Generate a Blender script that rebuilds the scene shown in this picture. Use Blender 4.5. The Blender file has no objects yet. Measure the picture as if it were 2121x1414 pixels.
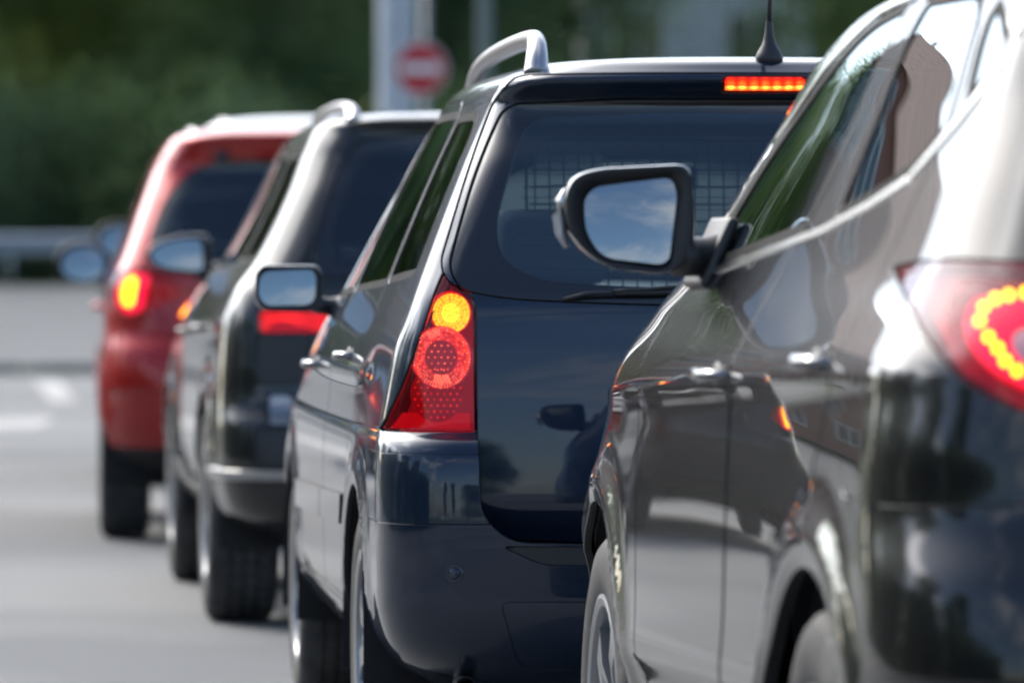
import bpy, bmesh, math, random
import numpy as np
from mathutils import Vector, Matrix

S = bpy.context.scene
COL = S.collection
rad = math.radians

# ------------------------------------------------------------------ camera
cam_data = bpy.data.cameras.new('camera')
cam = bpy.data.objects.new('camera', cam_data)
COL.objects.link(cam)
cam.location = (0, 0, 1.2)
cam.rotation_euler = (rad(90), 0, 0)
cam_data.sensor_width = 36
cam_data.lens = 36 * 13150 / 2121
cam_data.shift_y = -177 / 2121
cam_data.clip_start = .1
cam_data.clip_end = 3000
cam_data.dof.use_dof = True
cam_data.dof.focus_distance = 12.7
cam_data.dof.aperture_fstop = 4.4
S.camera = cam

# ------------------------------------------------------------------ light
SUN = Vector((-.45, .62, .643)).normalized()
SUN_EL = math.asin(SUN.z)
SUN_AZ = math.atan2(SUN.x, SUN.y)
world = bpy.data.worlds.new('World'); S.world = world; world.use_nodes = True
def build_world():
    nt = world.node_tree; nt.nodes.clear()
    def N(t, **k):
        n = nt.nodes.new(t)
        for a, b in k.items(): setattr(n, a, b)
        return n
    def M(op, a, b=None, c=None):
        n = N('ShaderNodeMath', operation=op)
        for i, v in enumerate((a, b, c)):
            if v is None: continue
            if isinstance(v, (int, float)): n.inputs[i].default_value = v
            else: nt.links.new(v, n.inputs[i])
        return n.outputs[0]
    sky = N('ShaderNodeTexSky', sky_type='NISHITA', sun_disc=False)
    sky.sun_elevation = SUN_EL; sky.sun_rotation = SUN_AZ
    sky.air_density = 1.0; sky.dust_density = 1.2; sky.ozone_density = 3.5
    tc = N('ShaderNodeTexCoord'); sep = N('ShaderNodeSeparateXYZ')
    nt.links.new(tc.outputs['Generated'], sep.inputs[0])
    den = M('ADD', M('MAXIMUM', sep.outputs[2], 0.0), .12)
    px = M('DIVIDE', sep.outputs[0], den); py = M('DIVIDE', sep.outputs[1], den)
    comb = N('ShaderNodeCombineXYZ'); comb.inputs[2].default_value = 11.7; nt.links.new(px, comb.inputs[0]); nt.links.new(py, comb.inputs[1])
    noise = N('ShaderNodeTexNoise'); noise.inputs['Scale'].default_value = .85
    noise.inputs['Detail'].default_value = 7; noise.inputs['Roughness'].default_value = .58
    noise.inputs['Distortion'].default_value = .35
    nt.links.new(comb.outputs[0], noise.inputs['Vector'])
    ramp = N('ShaderNodeMapRange', interpolation_type='SMOOTHSTEP')
    ramp.inputs['From Min'].default_value = .50; ramp.inputs['From Max'].default_value = .72
    nt.links.new(noise.outputs['Fac'], ramp.inputs['Value'])
    # clouds scatter light forward: brighter towards the sun
    dot = N('ShaderNodeVectorMath', operation='DOT_PRODUCT')
    dot.inputs[1].default_value = tuple(SUN)
    nt.links.new(tc.outputs['Generated'], dot.inputs[0])
    fw = M('POWER', M('MAXIMUM', M('MULTIPLY_ADD', dot.outputs['Value'], .5, .5), 0.0), 6.0)
    lum = M('MULTIPLY_ADD', fw, 60.0, 7.0)
    cc = N('ShaderNodeCombineColor')
    nt.links.new(lum, cc.inputs[0]); nt.links.new(lum, cc.inputs[1]); nt.links.new(M('MULTIPLY', lum, 1.03), cc.inputs[2])
    mix = N('ShaderNodeMix', data_type='RGBA')
    nt.links.new(M('MULTIPLY', ramp.outputs[0], .85), mix.inputs[0])
    nt.links.new(sky.outputs[0], mix.inputs[6]); nt.links.new(cc.outputs[0], mix.inputs[7])
    # bright aureole of hazy air round the sun
    au = M('MULTIPLY', M('POWER', M('MAXIMUM', dot.outputs['Value'], 0.0), 8.0), 30.0)
    ac = N('ShaderNodeCombineColor')
    nt.links.new(au, ac.inputs[0]); nt.links.new(M('MULTIPLY', au, .95), ac.inputs[1]); nt.links.new(M('MULTIPLY', au, .86), ac.inputs[2])
    add = N('ShaderNodeMix', data_type='RGBA', blend_type='ADD'); add.inputs[0].default_value = 1
    nt.links.new(mix.outputs[2], add.inputs[6]); nt.links.new(ac.outputs[0], add.inputs[7])
    mix = add
    bg = N('ShaderNodeBackground'); bg.inputs['Strength'].default_value = .15
    nt.links.new(mix.outputs[2], bg.inputs['Color'])
    out = N('ShaderNodeOutputWorld'); nt.links.new(bg.outputs[0], out.inputs[0])
build_world()
sun_data = bpy.data.lights.new('sun', 'SUN')
sun_data.energy = 2.0; sun_data.angle = rad(.55); sun_data.color = (1.0, .92, .80)
sun = bpy.data.objects.new('sun', sun_data); COL.objects.link(sun)
sun.rotation_euler = SUN.to_track_quat('Z', 'Y').to_euler()
sun.location = SUN * 60

S.view_settings.view_transform = 'Standard'; S.view_settings.look = 'None'
S.view_settings.exposure = .45; S.view_settings.gamma = 1; S.view_settings.use_curve_mapping = False
S.render.engine = 'CYCLES'
S.cycles.use_denoising = True
S.cycles.use_adaptive_sampling = True; S.cycles.adaptive_threshold = .025
S.cycles.max_bounces = 8; S.cycles.transparent_max_bounces = 24
S.cycles.glossy_bounces = 5; S.cycles.diffuse_bounces = 3
S.cycles.caustics_reflective = False; S.cycles.caustics_refractive = False
S.cycles.sample_clamp_indirect = 6


# ---- core (numpy surface kit) ----
def pchip(ts, vs, q):
    ts = np.asarray(ts, float); vs = np.asarray(vs, float); q = np.asarray(q, float)
    h = np.diff(ts); d = np.diff(vs) / h
    m = np.zeros(len(ts))
    for i in range(1, len(ts) - 1):
        if d[i - 1] * d[i] > 0:
            w1 = 2 * h[i] + h[i - 1]; w2 = h[i] + 2 * h[i - 1]
            m[i] = (w1 + w2) / (w1 / d[i - 1] + w2 / d[i])
    m[0] = d[0]; m[-1] = d[-1]
    k = np.clip(np.searchsorted(ts, q, 'right') - 1, 0, len(h) - 1)
    s = (q - ts[k]) / h[k]
    return ((2 * s**3 - 3 * s**2 + 1) * vs[k] + (s**3 - 2 * s**2 + s) * h[k] * m[k]
            + (-2 * s**3 + 3 * s**2) * vs[k + 1] + (s**3 - s**2) * h[k] * m[k + 1])

NR, NC, NS, NFC, NF = 26, 16, 110, 8, 10

def ring_half(w, yr, yf, rr, rf, br, bf, bs):
    """right half (x>=0) of a plan outline, from the rear centre to the front centre"""
    rr = min(rr, w * .95); rf = min(rf, w * .95)
    ym = (yr + yf) / 2; hl = max((yf - yr) / 2, 1e-3)
    def sx(y): return w - bs * np.clip((y - ym) / hl, -1, 1) ** 2
    def dsx(y): return -2 * bs * (y - ym) / hl / hl
    def bez(p0, t0, p3, t3, n):
        p0 = np.array(p0); p3 = np.array(p3)
        t0 = np.array(t0) / np.linalg.norm(t0); t3 = np.array(t3) / np.linalg.norm(t3)
        L = np.linalg.norm(p3 - p0) * .39
        s = np.linspace(0, 1, n)[:, None]
        return ((1 - s)**3 * p0 + 3 * (1 - s)**2 * s * (p0 + t0 * L) + 3 * (1 - s) * s**2 * (p3 - t3 * L) + s**3 * p3)
    xa = w - rr
    ya = yr + br * (xa / w) ** 2
    yb = min(yr + br + rr, ym)
    x1 = np.linspace(0, xa, NR, endpoint=False)
    A = np.stack([x1, yr + br * (x1 / w) ** 2], 1)
    B = bez((xa, ya), (1, 2 * br * xa / w / w), (sx(yb), yb), (dsx(yb), 1), NC)
    xc = w - rf
    yc = max(yf - bf - rf, ym)
    s = np.linspace(0, 1, NS + 2)[1:-1]
    ys = yb + (yc - yb) * s
    C = np.stack([sx(ys), ys], 1)
    D = bez((sx(yc), yc), (dsx(yc), 1), (xc, yf - bf * (xc / w) ** 2), (-1, 2 * bf * xc / w / w), NFC)
    x2 = np.linspace(xc, 0, NF + 1)[1:]
    E = np.stack([x2, yf - bf * (x2 / w) ** 2], 1)
    return np.concatenate([A, B, C, D, E])

def body_grid(keys, per=7, disp=None):
    """keys rows: z w yr yf rr rf br bf bs  -> V, N, quads"""
    K = np.array(keys, float)
    dd = np.sqrt(np.diff(K[:, 0])**2 + np.diff(K[:, 1])**2 + .25 * np.diff(K[:, 2])**2 + .05 * np.diff(K[:, 3])**2)
    ts = np.concatenate([[0], np.cumsum(np.maximum(dd, .004))])
    q = [0.0]
    for i in range(len(dd)):
        n = int(np.clip(np.ceil(dd[i] / .016), 3, per * 2))
        q += list(np.linspace(ts[i], ts[i + 1], n + 1)[1:])
    q = np.array(q)
    P = np.stack([pchip(ts, K[:, c], q) for c in range(K.shape[1])], 1)
    rows = []
    for p in P:
        h = ring_half(*p[1:9])
        left = h[1:-1][::-1] * np.array([-1, 1])
        full = np.concatenate([h, left])          # right half rear->front, then left half front->rear
        rows.append(np.concatenate([full, np.full((len(full), 1), p[0])], 1))
    G = np.array(rows)                              # levels x ring x 3
    if disp is not None:
        G = disp(G)
    L, R, _ = G.shape
    du = np.roll(G, -1, 1) - np.roll(G, 1, 1)
    dv = np.empty_like(G); dv[1:-1] = G[2:] - G[:-2]; dv[0] = G[1] - G[0]; dv[-1] = G[-1] - G[-2]
    N = np.cross(du, dv); N /= np.maximum(np.linalg.norm(N, axis=2, keepdims=True), 1e-9)
    N[-1] = (0, 0, 1)
    V = G.reshape(-1, 3); N = N.reshape(-1, 3)
    a = np.arange(L - 1)[:, None] * R; j = np.arange(R)[None, :]; j2 = (j + 1) % R
    Q = np.stack([a + j, a + j2, a + R + j2, a + R + j], 2).reshape(-1, 4)
    return V, N, Q

def outline(pts, n=8):
    """closed polygon of (u, v, fillet radius) -> dense polyline"""
    out = []; m = len(pts)
    for i in range(m):
        p = np.array(pts[i][:2], float); r = pts[i][2] if len(pts[i]) > 2 else 0
        a = np.array(pts[i - 1][:2], float); b = np.array(pts[(i + 1) % m][:2], float)
        da = a - p; db = b - p; la = np.linalg.norm(da); lb = np.linalg.norm(db)
        if r <= 0: out.append(p); continue
        t = min(r, la * .49, lb * .49)
        p0 = p + da / la * t; p2 = p + db / lb * t
        for s in np.linspace(0, 1, n):
            out.append((1 - s)**2 * p0 + 2 * s * (1 - s) * p + s * s * p2)
    return np.array(out)

def sdf_poly(P, poly, margin=.08):
    """signed distance (negative inside) of points P (n,2) to a closed polyline"""
    P = np.asarray(P, float)
    res = np.full(len(P), 1.0)
    lo = poly.min(0) - margin; hi = poly.max(0) + margin
    sel = np.where(((P >= lo) & (P <= hi)).all(1))[0]
    if not len(sel): return res
    p = P[sel]; a = poly; b = np.roll(poly, -1, 0); e = b - a
    ee = np.maximum((e * e).sum(1), 1e-12)
    d2 = np.full(len(p), 1e9); ins = np.zeros(len(p), bool)
    for i in range(len(a)):
        w = p - a[i]
        t = np.clip((w @ e[i]) / ee[i], 0, 1)
        q = w - t[:, None] * e[i]
        d2 = np.minimum(d2, (q * q).sum(1))
        c = (a[i, 1] > p[:, 1]) != (b[i, 1] > p[:, 1])
        if c.any():
            xi = a[i, 0] + (p[:, 1] - a[i, 1]) / (b[i, 1] - a[i, 1] if b[i, 1] != a[i, 1] else 1e-12) * e[i, 0]
            ins ^= c & (p[:, 0] < xi)
    d = np.sqrt(d2); d[ins] *= -1
    res[sel] = d
    return res
# ---- end core ----

# ---- body keys: z w yr yf rr rf br bf bs ----
K_WAGON = [
 (.24,.70,.24,4.05,.16,.3,.06,.15,.02),
 (.30,.80,.10,4.15,.18,.3,.06,.18,.02),
 (.38,.845,.03,4.20,.18,.3,.06,.20,.02),
 (.46,.860,.005,4.22,.18,.3,.06,.20,.02),
 (.60,.862,.0,4.24,.18,.3,.06,.20,.02),
 (.70,.862,.003,4.22,.18,.3,.06,.20,.02),
 (.765,.860,.012,4.16,.18,.3,.06,.20,.02),
 (.795,.857,.03,4.10,.18,.3,.06,.20,.02),
 (.815,.852,.06,4.02,.18,.3,.06,.22,.02),
 (.83,.850,.075,3.95,.16,.3,.06,.22,.02),
 (.90,.842,.085,3.72,.13,.3,.06,.22,.025),
 (1.0,.826,.095,3.42,.115,.3,.06,.22,.03),
 (1.08,.800,.105,3.18,.105,.3,.06,.20,.035),
 (1.2,.752,.155,2.92,.11,.3,.06,.18,.035),
 (1.4,.665,.255,2.48,.11,.25,.06,.14,.035),
 (1.505,.615,.318,2.24,.10,.25,.06,.12,.035),
 (1.538,.600,.325,2.16,.10,.25,.06,.12,.035),
 (1.562,.590,.295,2.09,.10,.25,.06,.12,.035),
 (1.588,.573,.262,2.02,.11,.25,.065,.12,.035),
 (1.596,.562,.264,1.98,.12,.25,.07,.12,.035),
 (1.612,.528,.283,1.90,.15,.25,.08,.12,.035),
 (1.628,.478,.306,1.82,.18,.25,.09,.12,.03),
 (1.637,.41,.345,1.72,.2,.25,.09,.12,.03),
 (1.645,.30,.46,1.6,.2,.2,.07,.1,.02),
 (1.651,.18,.75,1.45,.12,.12,.04,.05,.01),
 (1.654,.04,1.05,1.2,.02,.02,.005,.005,.002)]
K_NEAR = [
 (.28,.76,.26,4.0,.25,.3,.08,.15,.02),
 (.36,.86,.12,4.08,.28,.45,.10,.2,.02),
 (.50,.90,.04,4.15,.30,.5,.10,.24,.02),
 (.62,.91,.0,4.18,.30,.5,.10,.25,.02),
 (.74,.908,.02,4.15,.30,.5,.10,.25,.02),
 (.84,.905,.07,4.06,.30,.5,.10,.25,.025),
 (.94,.90,.09,3.88,.28,.45,.10,.24,.03),
 (1.02,.888,.10,3.68,.28,.35,.10,.22,.035),
 (1.10,.856,.13,3.50,.27,.33,.10,.2,.04),
 (1.18,.812,.18,3.32,.26,.3,.10,.18,.04),
 (1.28,.768,.25,3.15,.24,.28,.10,.16,.04),
 (1.42,.712,.34,2.88,.22,.26,.10,.14,.045),
 (1.54,.664,.41,2.64,.18,.24,.09,.12,.045),
 (1.60,.625,.43,2.46,.17,.24,.09,.12,.045),
 (1.63,.58,.39,2.3,.17,.24,.09,.12,.04),
 (1.648,.51,.43,2.12,.18,.2,.09,.1,.04),
 (1.658,.37,.58,1.9,.2,.2,.06,.1,.03),
 (1.664,.2,.9,1.6,.1,.1,.03,.05,.01),
 (1.666,.04,1.1,1.3,.02,.02,.005,.005,.002)]
K_SUV = [
 (.30,.74,.22,4.15,.2,.3,.06,.15,.02),
 (.36,.84,.08,4.25,.22,.3,.07,.18,.02),
 (.46,.88,.02,4.35,.22,.3,.07,.2,.02),
 (.54,.89,.0,4.38,.22,.3,.07,.2,.02),
 (.66,.892,.015,4.36,.22,.3,.07,.2,.02),
 (.72,.89,.06,4.32,.2,.3,.07,.2,.02),
 (.85,.888,.085,4.2,.2,.3,.06,.2,.025),
 (.97,.88,.10,3.8,.2,.3,.06,.2,.03),
 (1.08,.845,.115,3.35,.2,.3,.06,.2,.035),
 (1.18,.775,.15,3.1,.2,.3,.06,.18,.04),
 (1.40,.66,.255,2.62,.18,.25,.06,.14,.04),
 (1.54,.60,.33,2.3,.18,.25,.06,.12,.04),
 (1.60,.565,.34,2.12,.18,.25,.07,.12,.035),
 (1.635,.525,.32,1.98,.18,.25,.08,.12,.03),
 (1.655,.46,.36,1.86,.2,.2,.08,.1,.03),
 (1.668,.34,.5,1.7,.2,.2,.06,.1,.02),
 (1.674,.2,.8,1.5,.1,.1,.03,.05,.01),
 (1.676,.04,1.1,1.25,.02,.02,.005,.005,.002)]
K_RED = [
 (.30,.72,.22,3.9,.2,.3,.08,.15,.02),
 (.38,.83,.08,4.0,.26,.3,.10,.18,.02),
 (.52,.87,.02,4.08,.28,.3,.11,.2,.02),
 (.66,.875,.0,4.10,.28,.3,.11,.2,.02),
 (.80,.872,.03,4.05,.28,.3,.11,.2,.02),
 (.88,.868,.09,3.95,.26,.3,.10,.2,.025),
 (1.0,.86,.11,3.6,.24,.3,.10,.2,.03),
 (1.1,.84,.12,3.2,.22,.3,.09,.2,.035),
 (1.2,.80,.16,2.98,.2,.3,.09,.18,.04),
 (1.42,.72,.28,2.5,.2,.25,.09,.14,.04),
 (1.58,.655,.37,2.18,.2,.25,.08,.12,.04),
 (1.64,.62,.36,2.02,.2,.25,.08,.12,.035),
 (1.70,.57,.34,1.9,.2,.25,.08,.12,.03),
 (1.732,.49,.4,1.75,.2,.2,.08,.1,.03),
 (1.752,.34,.55,1.6,.2,.2,.06,.1,.02),
 (1.762,.18,.8,1.4,.1,.1,.03,.05,.01),
 (1.766,.04,1.0,1.15,.02,.02,.005,.005,.002)]
POSE = {'wagon': (.565, 13.75, 5.1), 'near': (1.415, 8.50, 6.2), 'suv': (-.05, 20.19, 5.5), 'red': (-.84, 26.4, 3.8)}
# ---- end keys ----

# ------------------------------------------------------------------ materials
MAT = {}
def pmat(name, col, rough=.5, metal=0., coat=0., coat_rough=.03, spec=.5, emis=None, estr=1., trans=0.):
    m = bpy.data.materials.new(name); m.use_nodes = True
    b = m.node_tree.nodes['Principled BSDF']
    b.inputs['Base Color'].default_value = (*col, 1)
    b.inputs['Roughness'].default_value = rough; b.inputs['Metallic'].default_value = metal
    b.inputs['Coat Weight'].default_value = coat; b.inputs['Coat Roughness'].default_value = coat_rough
    b.inputs['Specular IOR Level'].default_value = spec
    if emis:
        b.inputs['Emission Color'].default_value = (*emis, 1); b.inputs['Emission Strength'].default_value = estr
    MAT[name] = m
    return m
def nodes(m):
    nt = m.node_tree
    return nt, nt.nodes['Principled BSDF']
def noise_col(m, a, b, scale, detail=6, lo=.35, hi=.65, coord='Object', bump=0., bscale=None, rough=None):
    nt, bs = nodes(m)
    tc = nt.nodes.new('ShaderNodeTexCoord'); n = nt.nodes.new('ShaderNodeTexNoise')
    n.inputs['Scale'].default_value = scale; n.inputs['Detail'].default_value = detail
    nt.links.new(tc.outputs[coord], n.inputs['Vector'])
    r = nt.nodes.new('ShaderNodeValToRGB')
    r.color_ramp.elements[0].position = lo; r.color_ramp.elements[1].position = hi
    r.color_ramp.elements[0].color = (*a, 1); r.color_ramp.elements[1].color = (*b, 1)
    nt.links.new(n.outputs['Fac'], r.inputs[0]); nt.links.new(r.outputs[0], bs.inputs['Base Color'])
    if bump:
        n2 = nt.nodes.new('ShaderNodeTexNoise'); n2.inputs['Scale'].default_value = bscale or scale * 8
        n2.inputs['Detail'].default_value = 3
        nt.links.new(tc.outputs[coord], n2.inputs['Vector'])
        bp = nt.nodes.new('ShaderNodeBump'); bp.inputs['Strength'].default_value = bump
        bp.inputs['Distance'].default_value = .01
        nt.links.new(n2.outputs['Fac'], bp.inputs['Height']); nt.links.new(bp.outputs[0], bs.inputs['Normal'])
    if rough:
        mr = nt.nodes.new('ShaderNodeMapRange'); mr.inputs['To Min'].default_value = rough[0]; mr.inputs['To Max'].default_value = rough[1]
        nt.links.new(n.outputs['Fac'], mr.inputs['Value']); nt.links.new(mr.outputs[0], bs.inputs['Roughness'])
    return m
def paint(name, col, flake=.55, rough=.36):
    m = pmat(name, col, rough, flake, 1.0, .015)
    nt, b = nodes(m)
    b.inputs['Coat IOR'].default_value = 1.56; b.inputs['Specular IOR Level'].default_value = .04
    # a film of road dust, thicker low down on the panels
    tc = nt.nodes.new('ShaderNodeTexCoord'); sp = nt.nodes.new('ShaderNodeSeparateXYZ')
    nt.links.new(tc.outputs['Object'], sp.inputs[0])
    n = nt.nodes.new('ShaderNodeTexNoise'); n.inputs['Scale'].default_value = 9; n.inputs['Detail'].default_value = 6
    nt.links.new(tc.outputs['Object'], n.inputs['Vector'])
    mr = nt.nodes.new('ShaderNodeMapRange'); mr.inputs['From Min'].default_value = .75; mr.inputs['From Max'].default_value = .25
    mr.inputs['To Min'].default_value = .02; mr.inputs['To Max'].default_value = .05
    nt.links.new(sp.outputs[2], mr.inputs['Value'])
    mu = nt.nodes.new('ShaderNodeMath'); mu.operation = 'MULTIPLY'
    nt.links.new(mr.outputs[0], mu.inputs[0]); nt.links.new(n.outputs['Fac'], mu.inputs[1])
    mx = nt.nodes.new('ShaderNodeMix'); mx.data_type = 'RGBA'
    mx.inputs[6].default_value = (*col, 1); mx.inputs[7].default_value = (.16, .145, .125, 1)
    nt.links.new(mu.outputs[0], mx.inputs[0]); nt.links.new(mx.outputs[2], b.inputs['Base Color'])
    ad = nt.nodes.new('ShaderNodeMath'); ad.operation = 'MULTIPLY_ADD'
    ad.inputs[1].default_value = .35; ad.inputs[2].default_value = .012
    nt.links.new(mu.outputs[0], ad.inputs[0]); nt.links.new(ad.outputs[0], b.inputs['Coat Roughness'])
    return m
def glassmat(name, tint, ior=1.52, haze=.0, dcol=(.02, .02, .02), rough=.0, faces=2.0):
    m = bpy.data.materials.new(name); m.use_nodes = True; nt = m.node_tree; nt.nodes.clear()
    o = nt.nodes.new('ShaderNodeOutputMaterial'); mix = nt.nodes.new('ShaderNodeMixShader')
    fr = nt.nodes.new('ShaderNodeFresnel'); fr.inputs[0].default_value = ior
    t = nt.nodes.new('ShaderNodeBsdfTransparent'); t.inputs[0].default_value = (*tint, 1)
    g = nt.nodes.new('ShaderNodeBsdfGlossy'); g.inputs['Roughness'].default_value = rough; g.inputs['Color'].default_value = (.86, .95, 1.0, 1)
    d = nt.nodes.new('ShaderNodeBsdfDiffuse'); d.inputs[0].default_value = (*dcol, 1)
    m2 = nt.nodes.new('ShaderNodeMixShader'); m2.inputs[0].default_value = haze
    nt.links.new(t.outputs[0], m2.inputs[1]); nt.links.new(d.outputs[0], m2.inputs[2])
    # panes reflect on both faces of the sheet
    k = nt.nodes.new('ShaderNodeMath'); k.operation = 'MULTIPLY'; k.inputs[1].default_value = faces; k.use_clamp = True
    nt.links.new(fr.outputs[0], k.inputs[0])
    nt.links.new(k.outputs[0], mix.inputs[0]); nt.links.new(m2.outputs[0], mix.inputs[1]); nt.links.new(g.outputs[0], mix.inputs[2])
    nt.links.new(mix.outputs[0], o.inputs[0])
    MAT[name] = m
    return m
def emat(name, col, strength, vary=False, hot=None):
    """a lit lamp; with vary the facets differ in brightness, and the brightest run to the colour hot"""
    m = bpy.data.materials.new(name); m.use_nodes = True; nt = m.node_tree; nt.nodes.clear()
    o = nt.nodes.new('ShaderNodeOutputMaterial'); e = nt.nodes.new('ShaderNodeEmission')
    e.inputs[0].default_value = (*col, 1); e.inputs[1].default_value = strength
    if vary:
        a = nt.nodes.new('ShaderNodeAttribute'); a.attribute_name = 'glow'
        mu = nt.nodes.new('ShaderNodeMath'); mu.operation = 'MULTIPLY'; mu.inputs[1].default_value = strength
        nt.links.new(a.outputs['Fac'], mu.inputs[0]); nt.links.new(mu.outputs[0], e.inputs[1])
        if hot:
            mx = nt.nodes.new('ShaderNodeMix'); mx.data_type = 'RGBA'; mx.clamp_factor = True
            mx.inputs[6].default_value = (*col, 1); mx.inputs[7].default_value = (*hot, 1)
            nt.links.new(a.outputs['Fac'], mx.inputs[0]); nt.links.new(mx.outputs[2], e.inputs[0])
    nt.links.new(e.outputs[0], o.inputs[0])
    MAT[name] = m
    return m

paint('blue_paint', (.010, .021, .044), .3, .36)
paint('black_paint', (.009, .009, .010), .2, .34)
paint('grey_paint', (.020, .021, .021), .3, .36)
paint('red_paint', (.42, .017, .014), .3, .36)
paint('silver_paint', (.33, .34, .35), .7)
pmat('black_plastic', (.026, .026, .028), .45)
pmat('rough_plastic', (.022, .023, .024), .7)
pmat('cabin_lining', (.13, .13, .135), .9)
pmat('liner_black', (.014, .015, .017), .8)
pmat('frit', (.006, .006, .007), .25, 0, 1.0, .0)
pmat('rubber_seal', (.012, .012, .012), .7, spec=.08)
noise_col(pmat('tyre_rubber', (.03, .03, .032), .75), (.034, .034, .037), (.062, .061, .060), 14)
pmat('alloy', (.30, .31, .33), .38, .85)
pmat('dark_chrome', (.22, .22, .23), .12, 1.0)
pmat('chrome', (.75, .75, .76), .10, 1.0)
pmat('satin_silver', (.46, .46, .47), .30, .9)
pmat('bright_trim', (.82, .80, .76), .22, 1.0)
pmat('mirror_silver', (.27, .295, .305), .02, 1.0)
pmat('seat_fabric', (.14, .15, .17), .9)
pmat('seat_beige', (.20, .17, .13), .9)
pmat('dash_plastic', (.02, .02, .022), .6)
pmat('steel_wire', (.03, .03, .032), .45, .3)
pmat('exhaust_steel', (.42, .40, .38), .35, .9)
pmat('plate_white', (.75, .75, .72), .5)
pmat('lamp_red', (.42, .008, .018), .25, 0, .6, emis=(1, .01, .05), estr=.36)
pmat('lamp_dark_red', (.16, .004, .012), .3, 0, .5, emis=(1, .008, .05), estr=.16)
pmat('lamp_clear', (.55, .55, .56), .15, .6)
pmat('sensor_blue', (.02, .03, .05), .3, .3, 1.0)
glassmat('tint_glass', (.70, .86, .90), 1.56, faces=2.4)
glassmat('clear_glass', (.72, .82, .80))
glassmat('dark_glass', (.10, .13, .15))
glassmat('red_lens', (.95, .10, .13), 1.45, .28, (.42, .012, .022), faces=.9)
glassmat('pink_lens', (.98, .80, .84), 1.45, faces=.8)
glassmat('clear_lens', (.96, .93, .9), 1.45, faces=.9)
emat('amber_glow', (1.0, .42, .018), 2.1, True)
emat('red_glow', (1.0, .015, .040), 1.5, True, (1.0, .12, .07))
emat('brake_glow', (1.0, .015, .012), 4.2, True, (1.0, .50, .05))
emat('led_yellow', (1.0, .50, .01), 5.0)
emat('magenta_glow', (1.0, .02, .075), 1.3)
emat('plain_red_glow', (1.0, .012, .045), 1.4)

# ------------------------------------------------------------------ mesh kit
def link(o, parent=None):
    COL.objects.link(o)
    if parent is not None: o.parent = parent
    return o
def thing(name, label, cat, loc=(0, 0, 0), rz=0., group=None):
    o = bpy.data.objects.new(name, None); link(o)
    o.empty_display_size = .2
    o.location = loc; o.rotation_euler = (0, 0, rz)
    o['label'] = label; o['category'] = cat
    if group: o['group'] = group
    return o
def node(name, parent, loc=(0, 0, 0), rot=(0, 0, 0)):
    o = bpy.data.objects.new(name, None); link(o, parent)
    o.empty_display_size = .1; o.location = loc; o.rotation_euler = rot
    return o
def tag(o, label=None, cat=None, group=None, kind=None):
    if label: o['label'] = label
    if cat: o['category'] = cat
    if group: o['group'] = group
    if kind: o['kind'] = kind
    return o
def mk(name, V, F, mat, parent=None, smooth=True, normals=None, loc=None):
    me = bpy.data.meshes.new(name)
    me.from_pydata(V.tolist() if isinstance(V, np.ndarray) else [tuple(map(float, v)) for v in V], [], F)
    me.polygons.foreach_set('use_smooth', [smooth] * len(me.polygons))
    me.update()
    if normals is not None:
        me.normals_split_custom_set_from_vertices(normals.tolist())
    for m in (mat if isinstance(mat, (list, tuple)) else [mat]):
        me.materials.append(MAT[m] if isinstance(m, str) else m)
    o = bpy.data.objects.new(name, me); link(o, parent)
    if loc is not None: o.location = loc
    return o
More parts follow.
